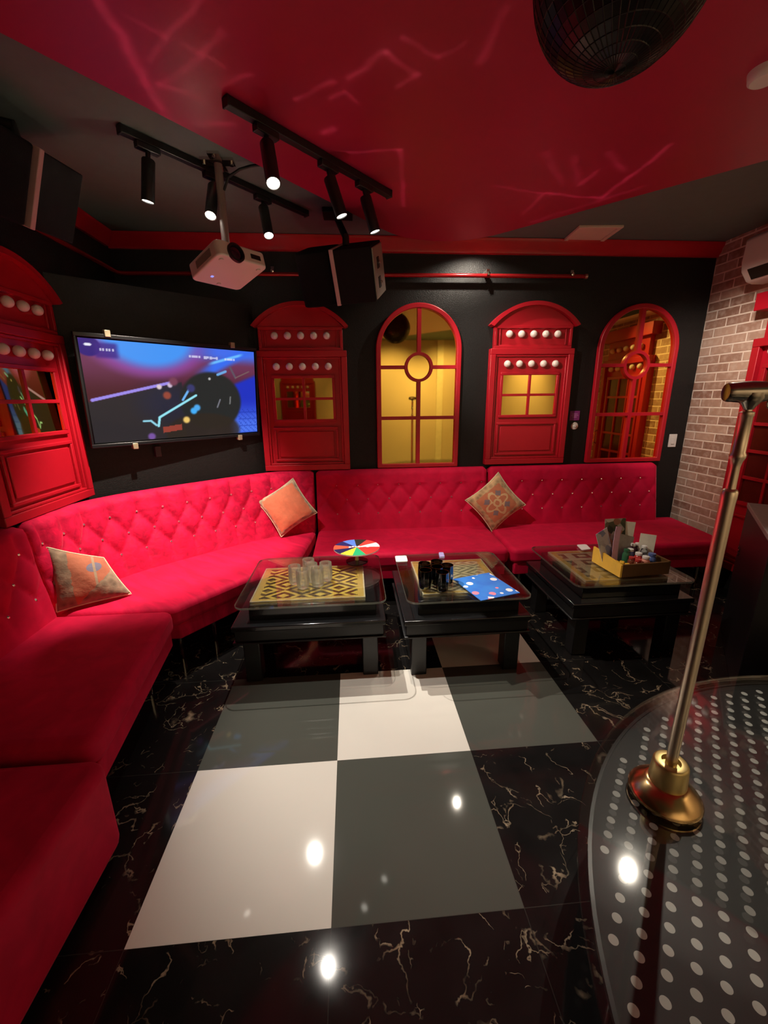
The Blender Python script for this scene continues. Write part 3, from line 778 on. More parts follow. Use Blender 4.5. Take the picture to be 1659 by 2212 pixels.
link('wheel_disc', mb, mats, w, smooth=0, fix=False)
mb = MB()
for k in range(9):
    x = -.045 + .02 * k; mb.box(x - .008, x + .007, -.012 + .006 * (k % 3), .012 + .004 * (k % 2), .1035, .1055)
link('marking', mb, MAT['white'], w)

tag(link('coaster', MB().prism(rbox_poly([(.380, 1.700), (.460, 1.700), (.464, 1.806), (.384, 1.806)], .012), ZT, ZT + .005), MAT['white']), 'white square coaster at the back left of the second table', 'coaster')
tag(link('coaster', MB().prism(rbox_poly([(1.733, 1.785), (1.806, 1.794), (1.826, 1.894), (1.752, 1.890)], .012), ZT, ZT + .005), MAT['white']), 'white square coaster behind the yellow crate', 'coaster')
tag(link('violet_box', MB().prism(rbox_poly([(.688, 1.740), (.722, 1.736), (.730, 1.815), (.696, 1.819)], .008), ZT, ZT + .016), MAT['violet'], bevel=.003), 'small pale violet box behind the dark tumblers', 'box')
o = link('menu_card', MB().box(-.128, .128, -.15, .15, 0, .0035), MAT['menu'], None)
o.matrix_basis = frame_m((.862, 1.283, ZT + .0004), (.26, .075, 0), (-.035, .30, 0))
tag(o, 'blue printed menu card hanging over the front edge of the second table', 'menu')

# ------------------------------------------------------------------ crate with its contents
CR = Matrix.Translation((1.866, 1.462, ZT)) @ Matrix.Rotation(math.radians(4), 4, 'Z')
c = thing('wooden_crate', 'open yellow wooden crate of bottles and leaflets on the right table', 'crate', mat=CR)
hw, hd = .168, .135
link('side_board', MB().add([(-hw, -hd, 0), (-hw, hd, 0), (-hw, hd, .105), (-hw, -hd, .080), (-hw + .012, -hd, 0), (-hw + .012, hd, 0), (-hw + .012, hd, .105), (-hw + .012, -hd, .080)],
     [(0, 1, 2, 3), (7, 6, 5, 4), (0, 3, 7, 4), (1, 5, 6, 2), (3, 2, 6, 7), (0, 4, 5, 1)]), MAT['wood_lit'], c)
link('side_board', MB().box(hw - .012, hw, -hd, hd, 0, .085), MAT['wood_shaded'], c)
link('front_board', MB().box(-hw + .012, hw - .012, -hd, -hd + .012, 0, .080), MAT['wood_shaded'], c)
link('back_board', MB().box(-hw + .012, hw - .012, hd - .012, hd, 0, .095), MAT['wood_shaded'], c)
link('bottom_board', MB().box(-hw + .012, hw - .012, -hd + .012, hd - .012, 0, .008), MAT['wood_shaded'], c)
def crate_pt(x, y, z=.0085): return CR @ Vector((x, y, z))
def leaflet(name, label, mat, x, y, w, h, yaw, tilt, roll=0, cat='leaflet', curl=.0, group=None):
    t = .002; mb = MB()
    w *= 1.18; h *= 1.28; mb.grid(6, 10, lambda u, v: ((u - .5) * w, curl * math.sin(v * 2.4) , v * h)); mb.grid(6, 10, lambda u, v: ((u - .5) * w, curl * math.sin(v * 2.4) + t, v * h))
    nn = 7; e = []
    ring = [i for i in range(nn)] + [j * nn + nn - 1 for j in range(1, 11)] + [10 * nn + i for i in range(nn - 2, -1, -1)] + [j * nn for j in range(9, 0, -1)]
    for a, b in zip(ring, ring[1:] + ring[:1]): mb.f.append([a, b, b + 77, a + 77]); mb.mi.append(0)
    o = link(name, mb, mat, None, smooth=60)
    o.matrix_basis = Matrix.Translation(crate_pt(x, y)) @ Matrix.Rotation(yaw, 4, 'Z') @ Matrix.Rotation(tilt, 4, 'X') @ Matrix.Rotation(roll, 4, 'Y')
    return tag(o, label, cat, group)
leaflet('leaflet', 'white leaflet fanning out at the left of the crate', MAT['cover2'], -.105, .045, .09, .19, .35, -.15, -.30)
leaflet('leaflet', 'folded pink leaflet standing in the crate', MAT['pink'], -.090, .020, .038, .20, .2, -.10, .12, curl=.012)
leaflet('magazine', 'magazine with a dark photographic cover standing in the crate', MAT['cover'], -.045, .082, .13, .225, .1, -.16, .02, 'magazine')
leaflet('leaflet', 'cream card sticking up behind the magazine', MAT['paperwhite'], .022, .100, .085, .205, -.1, -.12, .10)
o = leaflet('leaflet', 'grey leaflet flopping open towards the bottles', MAT['greypaper'], -.030, .045, .11, .15, .15, -.20, .28)
leaflet('menu_booklet', 'white printed booklet at the right end of the crate', MAT['paperwhite'], .118, .020, .075, .155, -.55, -.08, .03, 'booklet')
def bottle(label, mat, x, y, r, h, capmat, caph=.014, group='small bottles in the crate'):
    r *= 1.12; h *= 1.22; o = thing('bottle', label, 'bottle', tuple(crate_pt(x, y)), group=group)
    link('bottle_body', MB().lathe([(0, 0), (r, 0), (r, h * .68), (r * .82, h * .80), (r * .6, h * .86), (r * .6, h), (0, h)], 20), mat, o, smooth=40)
    link('cap', MB().lathe([(r * .72, h * .88), (r * .78, h * .89), (r * .78, h * .89 + caph), (r * .68, h * .90 + caph), (0, h * .90 + caph)], 20), capmat, o, smooth=40)
    return o
W = MAT['white']
bottle('tall clear bottle with a white cap, left one of the pair at the back', MAT['bottle_dark'], .060, .060, .017, .105, W)
bottle('tall clear bottle with a white cap, right one of the pair at the back', MAT['bottle_dark'], .096, .066, .017, .105, W)
bottle('tall pale bottle beside the white booklet', MAT['plasticlear'], .100, .010, .018, .105, W)
bottle('short blue bottle at the right front of the crate', MAT['bottle_blue'], .108, -.050, .024, .078, MAT['bottle_blue'])
bottle('short red bottle with a salmon label at the front board', MAT['salmon'], .040, -.080, .023, .075, W)
bottle('dark red bottle with a white cap behind the salmon one', MAT['bottle_red'], .030, -.030, .022, .080, W)
bottle('amber bottle at the front of the crate', MAT['bottle_amber'], -.015, -.085, .020, .062, MAT['bottle_red'])
bottle('amber bottle behind the front amber one', MAT['bottle_amber'], -.020, -.035, .018, .060, MAT['bottle_red'])
bottle('navy bottle with a white cap beside the grey leaflet', MAT['bottle_blue'], .012, .020, .020, .088, W)
bottle('green bottle beside the grey leaflet', MAT['bottle_green'], -.025, .008, .020, .092, MAT['bottle_green'])
for i, (x, y, a, lab) in enumerate([(-.118, -.025, .3, 'yellow packet next to the pink leaflet'), (-.080, -.070, -.2, 'yellow packet nearest the front of the crate'), (-.100, -.055, .9, 'yellow packet lying on the other two')]):
    o = link('packet', MB().box(-.020, .020, -.014, .014, 0, .052 if i < 2 else .060), MAT['yellow'], None, bevel=.005)
    p = crate_pt(x, y); o.location = p; o.rotation_euler = (0, 0, a); tag(o, lab, 'packet', 'yellow packets in the crate')

# ------------------------------------------------------------------ telephone-box wall panels
globe_me = None
def booth(label, M, panes=True):
    global globe_me
    t = thing('telephone_box_panel', label, 'wall panel', mat=M, group='red telephone-box wall panels')
    def frame(mb, x0, x1, z0, z1, w, d0, d1):
        mb.box(x0, x1, -d1, -d0, z0, z0 + w); mb.box(x0, x1, -d1, -d0, z1 - w, z1)
        mb.box(x0, x0 + w, -d1, -d0, z0 + w, z1 - w); mb.box(x1 - w, x1, -d1, -d0, z0 + w, z1 - w)
    B = MB()
    B.box(-.367, .367, -.030, 0, .955, 1.938)
    frame(B, -.367, .367, .955, 1.938, .048, .0299, .062)
    frame(B, -.318, .318, 1.004, 1.889, .016, .0299, .050)
    frame(B, -.262, .262, 1.366, 1.748, .024, .0299, .046)
    frame(B, -.275, .275, 1.035, 1.325, .020, .0299, .046)
    B.box(-.235, .235, -.040, -.0299, 1.072, 1.288)
    link('body', B, MAT['booth'], t, bevel=.004)
    F = MB().box(-.338, .338, -.028, 0, 1.938, 2.13)
    frame(F, -.338, .338, 1.938, 2.118, .022, .0279, .052); frame(F, -.292, .292, 1.958, 2.104, .010, .0279, .042)
    link('fascia', F, MAT['booth'], t, bevel=.003)
    # arched hood
    c, s_ = .385, .178; rad = (c * c + s_ * s_) / (2 * s_); zc = 2.300 - rad; a0 = math.asin(c / rad)
    arc = [(rad * math.sin(-a0 + 2 * a0 * i / 24), zc + rad * math.cos(-a0 + 2 * a0 * i / 24)) for i in range(25)]
    arci = [((rad - .030) * math.sin(-a0 * .98 + 2 * a0 * .98 * i / 24), zc + (rad - .030) * math.cos(-a0 * .98 + 2 * a0 * .98 * i / 24)) for i in range(25)]
    H = MB()
    for i in range(24): H.wallprism([arc[i], arc[i + 1], arci[i + 1], arci[i]], -.085, 0)
    H.wallprism([(-.352, 2.112)] + [(x * .98, max(z, 2.112)) for x, z in arci] + [(.352, 2.112)], -.045, 0)
    bm_o = link('hood', H, MAT['booth'], t, smooth=30)
    bm = bmesh.new(); bm.from_mesh(bm_o.data); bmesh.ops.remove_doubles(bm, verts=bm.verts, dist=1e-4)
    bm.to_mesh(bm_o.data); bm.free()
    if globe_me is None:
        tmp = link('globe', MB().lathe([(0, .046)] + [(.029 * math.sin(a), .019 + .029 * math.cos(a)) for a in [PI * k / 10 for k in range(1, 8)]] + [(.018, 0.0), (0, 0)], 20, mat=Matrix.Rotation(PI / 2, 4, 'X')), MAT['globe'], None, smooth=70)
        globe_me = tmp.data; bpy.data.objects.remove(tmp)
    for z, xs, d in ((2.052, .210, .027), (1.815, .212, .029)):
        for k in range(5):
            g = bpy.data.objects.new('globe', globe_me); COL.objects.link(g); g.parent = t
            g.location = (-xs + 2 * xs * k / 4, -d, z); g['label'] = 'white round globe bulb'
    gb = MB().box(-.011, .011, -.044, -.029, 1.389, 1.725).box(-.239, -.0111, -.043, -.029, 1.549, 1.569).box(.0111, .239, -.043, -.029, 1.549, 1.569)
    link('glazing_bars', gb, MAT['booth'], t, bevel=.002)
    for x0, x1 in ((-.2385, -.0115), (.0115, .2385)):
        for z0, z1 in ((1.390, 1.5485), (1.5695, 1.724)):
            p = link('mirror_pane', MB().box(x0, x1, -.0345, -.0302, z0, z1), MAT['gold_mirror'], t, smooth=0)
            p['label'] = 'gold mirror pane'
    return t
b1 = booth('red telephone-box panel on the back wall, beside the television', Matrix.Translation((-.280, YB, -.010)))
dup(b1, 'red telephone-box panel on the back wall, between the two arched mirrors', Matrix.Translation((1.665, YB, .003)))
dup(b1, 'red telephone-box panel on the left wall, cut off by the edge of the photo', Matrix.Translation((XL, 1.575, -.012)) @ Matrix.Rotation(PI / 2, 4, 'Z'))
dup(b1, 'red telephone-box panel on the cream front wall, seen only as a reflection', Matrix.Translation((-1.02, YF, -.01)) @ Matrix.Rotation(PI, 4, 'Z'))

# door-sized booth on the brick wall
t = thing('telephone_box_door', 'tall red telephone-box door front on the brick wall, behind the black desk', 'door', mat=Matrix.Translation((XR, 1.825, 0)) @ Matrix.Rotation(-PI / 2, 4, 'Z'))
def fr(mb, x0, x1, z0, z1, w, d0, d1):
    mb.box(x0, x1, -d1, -d0, z0, z0 + w); mb.box(x0, x1, -d1, -d0, z1 - w, z1)
    mb.box(x0, x0 + w, -d1, -d0, z0 + w, z1 - w); mb.box(x1 - w, x1, -d1, -d0, z0 + w, z1 - w)
B = MB().box(-.40, .40, -.035, 0, .16, 1.945); fr(B, -.40, .40, .16, 1.945, .06, .0349, .075); fr(B, -.33, .33, .23, .62, .02, .0349, .055)
link('body', B, MAT['booth'], t, bevel=.004)
link('plinth', MB().box(-.41, .41, -.07, 0, 0, .16), MAT['mattblack'], t)
link('fascia', MB().box(-.345, .345, -.05, 0, 1.945, 2.14), MAT['booth'], t, bevel=.003)
link('hood', MB().box(-.425, .425, -.10, 0, 2.14, 2.26), MAT['booth'], t, bevel=.003)
for z, xs, d in ((2.045, .24, .05), (1.845, .25, .035)):
    for k in range(5):
        g = bpy.data.objects.new('globe', globe_me); COL.objects.link(g); g.parent = t; g.location = (-xs + 2 * xs * k / 4, -d, z); g['label'] = 'white round globe bulb'
gb = MB(); fr(gb, -.30, .30, .70, 1.76, .03, .0349, .060)
for z in (.905, 1.11, 1.315, 1.52): gb.box(-.27, .27, -.055, -.0349, z, z + .024)
for x in (-.095, .075): gb.box(x, x + .02, -.054, -.0349, .73, 1.73)
link('glazing_bars', gb, MAT['booth'], t, bevel=.002)
zs = [.73, .905, 1.11, 1.315, 1.52, 1.73]; xs = [-.27, -.095, .075, .27]
for i in range(3):
    for j in range(5):
        p = link('window_pane', MB().box(xs[i] + (.02 if i else 0), xs[i + 1], -.040, -.0352, zs[j] + (.024 if j else 0), zs[j + 1]), MAT['redglass'], t, smooth=0); p['label'] = 'dark red-brown glass pane'
link('handle', MB().tube([(.345, -.075, .98), (.345, -.105, 1.0), (.345, -.105, 1.12), (.345, -.075, 1.14)], .008, 10), MAT['brass'], t)

# ------------------------------------------------------------------ arched mirrors
def arched(label, x):
    t = thing('arched_mirror', label, 'mirror', (x, YB, 0), group='red framed arched gold mirrors')
    w, zb, zt = .362, .945, 2.293; zs_ = zt - w; n = 30
    def outline(r, zlow): return [(-r, zlow)] + [(-r * math.cos(PI * k / n), zs_ + r * math.sin(PI * k / n)) for k in range(n + 1)] + [(r, zlow)]
    O, I = outline(w, zb), outline(w - .040, zb + .034)
    F = MB(); m = len(O)
    vs = [(x_, 0, z) for x_, z in O] + [(x_, 0, z) for x_, z in I] + [(x_, -.045, z) for x_, z in O] + [(x_, -.045, z) for x_, z in I]
    fs = []
    for i in range(m):
        j = (i + 1) % m
        fs += [(2 * m + i, 2 * m + j, 3 * m + j, 3 * m + i), (j, i, m + i, m + j), (i, j, 2 * m + j, 2 * m + i), (m + j, m + i, 3 * m + i, 3 * m + j)]
    F.add(vs, fs); link('frame', F, MAT['booth'], t, bevel=.006, smooth=30)
    link('mirror_glass', MB().wallprism(outline(w - .0405, zb + .0345), -.016, -.006), MAT['gold_mirror'], t, smooth=0)
    zr = 1.797; G_ = MB()
    G_.box(-.016, .016, -.040, -.0155, zb + .03, zr - .108); G_.box(-.016, .016, -.040, -.0155, zr + .108, zt - .03)
    G_.box(-w + .035, -.108, -.039, -.0155, zr - .014, zr + .014); G_.box(.108, w - .035, -.039, -.0155, zr - .014, zr + .014)
    G_.box(-w + .035, -.0161, -.039, -.0155, 1.364, 1.392); G_.box(.0161, w - .035, -.039, -.0155, 1.364, 1.392)
    k = 40; ring = []
    vs = []; fs = []
    for i in range(k):
        a = 2 * PI * i / k
        for r, y in ((.120, -.0155), (.120, -.042), (.096, -.042), (.096, -.0155)): vs.append((r * math.cos(a), y, zr + r * math.sin(a)))
    for i in range(k):
        j = (i + 1) % k
        for q in range(4): fs.append((i * 4 + q, j * 4 + q, j * 4 + (q + 1) % 4, i * 4 + (q + 1) % 4))
    G_.add(vs, fs); link('glazing_bars', G_, MAT['booth'], t, smooth=30)
    return t
am = arched('red arched mirror in the middle of the back wall, reflecting the pale wall opposite', .692)
dup(am, 'red arched mirror at the right end of the back wall, reflecting a telephone box', loc=(2.622, YB, .006))

# ------------------------------------------------------------------ television
# local x along the screen, local y up, local z towards the room
ty, tt = .768, .085
ux = Vector((math.cos(ty), math.sin(ty), 0)); un = Vector((math.sin(ty), -math.cos(ty), 0)); uz = Vector((0, 0, 1))
TVM = Matrix((ux, uz * math.cos(tt) + un * math.sin(tt), un * math.cos(tt) - uz * math.sin(tt))).transposed().to_4x4(); TVM.translation = (-1.092, 2.307, 1.599)
tv = thing('television', 'wall-mounted television showing a blue and purple music video', 'television', mat=TVM)
TW, TH = 1.185, .640
link('housing', MB().box(-TW / 2, TW / 2, -TH / 2, TH / 2, -.025, 0), MAT['bezel'], tv, bevel=.006)
W1, W2, H1, H2 = TW / 2 + .002, TW / 2 + .016, TH / 2 + .002, TH / 2 + .026
link('surround', MB().box(-W2, W2, -H2, -H1, -.026, .010).box(-W2, W2, H1, H2, -.026, .010).box(-W2, -W1, -H1, H1, -.026, .010).box(W1, W2, -H1, H1, -.026, .010), MAT['bezel'], tv, bevel=.003)
link('wall_bracket', MB().box(-.12, .12, -.12, .12, -.050, -.024).box(-.05, .05, -.05, .05, -.088, -.049), MAT['mattblack'], tv)
for x, y in ((-.43, TH / 2 + .03), (.40, TH / 2 + .03), (-.36, -TH / 2 - .03), (.42, -TH / 2 - .03)):
    o = link('clip', MB().box(x - .016, x + .016, y - .020, y + .020, -.02, .022), MAT['clip'], tv, bevel=.003); o['label'] = 'small brass clip'

def s2l(c): return tuple(((x / 255 + .055) / 1.055) ** 2.4 if x / 255 > .04045 else x / 255 / 12.92 for x in c)
def lerp3(a, b, t): t = max(0, min(1, t)); return tuple(x + (y - x) * t for x, y in zip(a, b))
def seg_d(p, a, b):
    ax, ay = a; bx, by = b; dx, dy = bx - ax, by - ay; t = max(0, min(1, ((p[0] - ax) * dx + (p[1] - ay) * dy) / (dx * dx + dy * dy)))
    return math.hypot(p[0] - ax - t * dx, p[1] - ay - t * dy)
def paint(u, v):
    x, y = u * 1.78, v
    # glow along the top
    c = lerp3((78, 36, 44), (112, 56, 88), sst(.45, .85, v))
    d = math.hypot((u - .34) / .34, (v - 1.08) / .42)
    c = lerp3(c, (140, 72, 150), sst(1.15, .85, d)); c = lerp3(c, (72, 150, 245), sst(.92, .60, d))
    c = lerp3(c, (70, 110, 235), sst(.50, .75, u) * sst(.80, .95, v))
    st = abs((v - .70) - (u - .62) * .95); c = lerp3(c, (60, 110, 240), sst(.11, .02, st) * sst(.55, .72, u))
    c = lerp3(c, (110, 190, 255), sst(.025, .004, abs((v - .86) - (u - .74) * .55)) * sst(.66, .72, u) * sst(.93, .88, u))
    # dark counter under the light bar
    line = .42 + (u - .02) * .43
    if u < .50: c = lerp3(c, (48, 43, 46), sst(line, line - .02, v))
    else: c = lerp3(c, (44, 40, 52), sst(.60, .50, v))
    c = lerp3(c, (40, 42, 66), .6 * sst(.25, .05, math.hypot(u - .40, (v - .40) * .8)))
    # blue side on the right
    if u > .78: c = lerp3(c, lerp3((80, 120, 240), (36, 52, 190), sst(.05, .45, v)), sst(.78, .86, u) * sst(.64, .58, v - (u - .85) * .7))
    # big dark shape
    d = math.hypot((u - .68) / .205, (v - .40) / .34); c = lerp3(c, (42, 43, 42), sst(1.05, .93, d))
    d2 = math.hypot((u - .62) / .25, (v - .05) / .22); c = lerp3(c, (52, 42, 34), .8 * sst(1.05, .9, d2))
    # light bar
    c = lerp3(c, (158, 140, 236), sst(.018, .011, seg_d((x, y), (.035, .425), (.80, .615))))
    for a, b, w_, cc in (((.60, .14), (.62, .235), .010, (150, 230, 245)), ((.62, .235), (1.03, .47), .010, (150, 230, 245)), ((.46, .20), (.53, .20), .008, (150, 220, 240)), ((.53, .20), (.58, .15), .008, (150, 220, 240)),
                        ((.88, .42), (.98, .57), .010, (110, 180, 245)), ((1.30, .71), (1.40, .75), .012, (110, 170, 230)), ((1.27, .33), (1.31, .42), .006, (120, 120, 130)), ((1.43, .37), (1.44, .45), .006, (120, 120, 120))):
        c = lerp3(c, cc, sst(w_ + .006, w_ - .002, seg_d((x, y), a, b)))
    for px, py, r, cc in ((.72, .47, .055, (150, 72, 58)), (.65, .56, .035, (225, 205, 210)), (.76, .58, .035, (210, 190, 215)), (.80, .62, .06, (120, 66, 86)), (.98, .55, .06, (60, 60, 110)),
                          (.99, .295, .05, (70, 175, 250)), (1.03, .33, .05, (80, 170, 240)), (.90, .195, .05, (240, 200, 110)), (.52, .03, .05, (120, 84, 160)), (1.20, .66, .02, (190, 190, 190))):
        c = lerp3(c, cc, sst(r, r * .45, math.hypot(x - px, y - py)))
    if .64 < x < .84 and abs(v - .105 - (x - .74) * .12) < .032: c = (150, 66, 54)
    # round badge and caption smudges at the top
    c = lerp3(c, (50, 30, 120), sst(.11, .09, math.hypot(x - .07, (v - .93) * 1.1))); c = lerp3(c, (235, 235, 250), sst(.03, .02, math.hypot((x - .07) * .8, (v - .945) * 2)))
    c = lerp3(c, (60, 36, 130), .8 * (sst(.09, .05, abs(v - .90)) * sst(.10, .14, x) * sst(.34, .28, x)))
    for k in range(16):      # blurred caption along the top right
        cx_ = 1.00 + .034 * k
        if k not in (4, 10, 11) and abs(x - cx_) < .011 + .004 * (k % 3) and abs(v - (.900 - .02 * (cx_ - 1))) < .011 + .003 * (k % 2): c = lerp3(c, (225, 225, 250), .75)
    for k in range(5):
        if abs(x - (.165 + .026 * k)) < .009 and abs(v - .905) < .013: c = lerp3(c, (230, 228, 250), .8)
    if u > .86 and v < .30 and ((int(x * 60) + int(v * 60)) % 4 == 0 or int(v * 70) % 6 == 0): c = lerp3(c, (20, 40, 150), .35)
    c = lerp3(c, (96, 84, 98), sst(.018, .006, seg_d((x, y), (1.46, .80), (1.52, .68)))); c = lerp3(c, (120, 96, 96), sst(.010, .003, seg_d((x, y), (1.52, .68), (1.70, .76))))
    return s2l(c)
nu, nv = 240, 128
mb = MB().grid(nu, nv, lambda u, v: ((u - .5) * (TW - .012), (v - .5) * (TH - .012), .0012))
sc = link('screen', mb, MAT['screen'], tv, smooth=0, fix=False)
att = sc.data.attributes.new('picture', 'FLOAT_COLOR', 'POINT')
vals = []
for j in range(nv + 1):
    for i in range(nu + 1): vals += [*paint(i / nu, j / nv), 1]
att.data.foreach_set('color', vals)

# socket box, sign, button, switch
dn = Vector((.64, -.768, 0))
M = Matrix((Vector((.768, .64, 0)), Vector((0, 0, 1)), dn)).transposed().to_4x4(); M.translation = (-1.312, 2.2585, 1.19)
o = link('cable_box', MB().box(-.020, .020, -.038, .038, -.005, .030), pbr('dark grey box', (.05, .045, .05), .5), None, bevel=.003); o.matrix_basis = M
tag(o, 'small dark grey cable box on the wall below the television', 'cable box')
o = thing('wall_sign', 'small purple square sign between the red booth panel and the right arched mirror', 'sign', (2.124, YB, 1.376))
link('plate', MB().box(-.046, .046, -.008, 0, -.042, .042), MAT['purple'], o, bevel=.002)
mb = MB()
for k, (w_, z) in enumerate(((.026, .016), (.032, .002), (.022, -.012))): mb.box(-w_, w_, -.0095, -.0078, z - .004, z + .004)
link('marking', mb, pbr('pale pink print', (.45, .16, .38), .5), o)
o = thing('push_button', 'white round push button below the small purple sign', 'button', (2.132, YB, 1.285))
link('plate', MB().lathe([(0, 0), (.033, 0), (.033, .008), (.028, .012), (0, .012)], 28, mat=Matrix.Rotation(PI / 2, 4, 'X')), MAT['whiteplastic'], o)
link('knob', MB().lathe([(.014, .012), (.014, .019), (.010, .022), (0, .022)], 20, mat=Matrix.Rotation(PI / 2, 4, 'X')), MAT['whiteplastic'], o)
o = thing('light_switch', 'white rectangular switch plate right of the right arched mirror', 'switch', (3.103, YB, 1.135))
link('plate', MB().box(-.038, .038, -.009, 0, -.060, .060), MAT['whiteplastic'], o, bevel=.003)
link('rocker', MB().box(-.016, .016, -.014, -.0088, -.032, .032), MAT['whiteplastic'], o, bevel=.002)

# ------------------------------------------------------------------ red wall pipe
p = thing('curtain_rail', 'thin red rail running below the crown moulding', 'rail', (0, 0, 0))
link('rod', MB().tube([(XL + .06, -1.2, 2.478), (XL + .06, YB - .10, 2.478), (XL + .075, YB - .07, 2.478), (XL + .10, YB - .06, 2.478), (2.062, YB - .06, 2.490)], .0155, 12), MAT['pipe'], p, smooth=60)
link('end_cap', MB().lathe([(0, 0), (.019, 0), (.019, .02), (0, .022)], 16, mat=Matrix.Translation((2.05, YB - .06, 2.490)) @ Matrix.Rotation(PI / 2, 4, 'Y')), MAT['posttube'], p)
for x in (-.46, 1.235, 1.93):
    o = link('bracket', MB().box(x - .012, x + .012, YB - .08, YB, 2.500, 2.530).lathe([(0, 0), (.013, 0), (.013, .014), (0, .018)], 14, mat=Matrix.Translation((x, YB - .085, 2.497)) @ Matrix.Rotation(PI / 2, 4, 'X')), MAT['chrome'], p); o['label'] = 'chrome bracket'
for y in (1.6, .2): link('bracket', MB().box(XL, XL + .07, y - .012, y + .012, 2.494, 2.52), MAT['chrome'], p)['label'] = 'chrome bracket'

# ------------------------------------------------------------------ track lights
def track(label, a, b):
    a, b = Vector(a), Vector(b); d = b - a; ln = d.length; yaw = math.atan2(d.y, d.x)
    t = thing('lighting_track', label, 'lighting track', tuple(a), yaw, 'ceiling lighting tracks')
    link('rail', MB().box(0, ln, -.018, .018, -.034, -.001), MAT['mattblack'], t, bevel=.003)
    link('end_cap', MB().box(-.008, .002, -.021, .021, -.037, -.0005), MAT['mattblack'], t, bevel=.003)
    link('end_cap', MB().box(ln - .002, ln + .008, -.021, .021, -.037, -.0005), MAT['mattblack'], t, bevel=.003)
    return yaw
ZR = ZF - .0005
yaw1 = track('black lighting track across the red ceiling film', (-.334, 1.113, ZR), (.3585, 1.821, ZR))
yaw2 = track('black lighting track on the dark part of the ceiling by the projector', (-.905, 1.485, ZC - .0005), (-.150, 2.335, ZC - .0005))
def spotlight(label, top, tip, yaw, lens, zr):
    top, tip = Vector(top), Vector(tip); d = (tip - top).normalized(); A = top + Vector((0, 0, -.0))
    t = thing('spotlight', label, 'spotlight', tuple(top), group='black spotlights on the ceiling tracks')
    Rz = Matrix.Translation((top.x, top.y, 0)) @ Matrix.Rotation(yaw, 4, 'Z')
    link('adapter', MB().box(-.055, .055, -.019, .019, zr - .062, zr - .034, mat=Rz), MAT['mattblack'], t, bevel=.004, world=True)
    link('yoke', MB().tube([(top.x, top.y, zr - .058), tuple(top + d * .03)], .011, 12), MAT['mattblack'], t, world=True)
    Rm = aim(tip, d)      # local -z along the beam
    ln = (tip - top).length - .012
    link('can', MB().lathe([(0, ln), (.027, ln), (.030, ln - .006), (.030, -.004), (.0265, -.004), (.0265, .012), (0, .012)], 28, mat=Rm), MAT['mattblack'], t, world=True, smooth=40)
    link('lens', MB().lathe([(0, .0005), (.0262, .0005), (.0262, .009), (0, .009)], 28, mat=Rm), MAT[lens], t, world=True)['label'] = 'glowing round lens'
    return tip + d * .012, d
HEADS = [
 ('spotlight at the near end of the track on the red film, its lens facing out', (-.211, 1.238, 2.59), (-.181, 1.138, 2.400), yaw1, 'lens', ZR),
 ('middle spotlight of the track on the red film', (.035, 1.490, 2.59), (.092, 1.490, 2.420), yaw1, 'lensdim', ZR),
 ('spotlight at the far end of the track on the red film', (.215, 1.674, 2.59), (.268, 1.680, 2.420), yaw1, 'lensdim', ZR),
 ('spotlight nearest the left wall on the track beside the projector', (-.828, 1.572, 2.68), (-.862, 1.578, 2.497), yaw2, 'lensdim', ZC),
 ('spotlight just left of the projector pole', (-.600, 1.828, 2.68), (-.608, 1.728, 2.497), yaw2, 'lens', ZC),
 ('spotlight just right of the projector pole', (-.385, 2.070, 2.68), (-.352, 1.995, 2.497), yaw2, 'lens', ZC)]
TIPS = [spotlight(*h) for h in HEADS]

# ------------------------------------------------------------------ projector
PM = pose((-.518, 1.63, 2.226), .852, -.261)
pj = thing('projector', 'white projector hanging from the ceiling on a pole', 'projector', mat=PM)
hx, hy, hz = .146, .143, .037
link('casing', MB().prism(rbox_poly([(-hx, -hy), (hx, -hy), (hx, hy), (-hx, hy)], .03, 6), -hz, hz), MAT['whiteplastic'], pj, bevel=.008, seg=3, smooth=50)
MX = Matrix.Rotation(PI / 2, 4, 'X')
link('lens_ring', MB().lathe([(.030, 0), (.046, .0), (.046, .014), (.036, .016), (.034, .006), (.030, .004)], 32, mat=Matrix.Translation((-.048, -hy + .004, -.012)) @ MX), MAT['mattblack'], pj, smooth=40)
link('lens', MB().lathe([(0, .012), (.02, .010), (.034, .004), (.034, 0), (0, 0)], 32, mat=Matrix.Translation((-.048, -hy + .002, -.012)) @ MX), MAT['darkglass'], pj, smooth=50)
link('sensor_window', MB().box(.045, .105, -hy - .003, -hy + .004, -.014, .010), MAT['blackslot'], pj, bevel=.002)
link('vent', MB().box(-hx - .002, -hx + .004, -.08, .06, -.018, .018), MAT['greymetal'], pj)
link('status_light', MB().box(-.075, -.062, .055, .068, -hz - .002, -hz + .003), pbr('blue indicator', (.2, .2, .7), .3, emit=(.25, .3, 1), estr=1.2), pj)
mb = MB()
for x, y in ((-.11, -.10), (.11, -.10), (.0, .115)): mb.lathe([(0, 0), (.012, 0), (.012, .006), (0, .006)], 14, mat=Matrix.Translation((x, y, -hz - .006)))
link('foot', mb, MAT['whiteplastic'], pj)
link('pole', MB().tube([(-.549, 1.754, ZC - .02), (-.549, 1.754, 2.34), (-.530, 1.70, 2.275), (-.522, 1.655, 2.255)], .021, 16), pbr('grey painted pole', (.34, .26, .25), .45), pj, world=True, smooth=50)
mb = MB().box(-.635, -.465, 1.725, 1.785, ZC - .014, ZC).box(-.58, -.52, 1.67, 1.84, ZC - .013, ZC)
for x, y in ((-.62, 1.755), (-.48, 1.755), (-.55, 1.685), (-.55, 1.825)): mb.lathe([(0, 0), (.011, 0), (.011, .012), (0, .012)], 12, mat=Matrix.Translation((x, y, ZC - .026)))
link('ceiling_plate', mb, MAT['chrome'], pj, world=True)
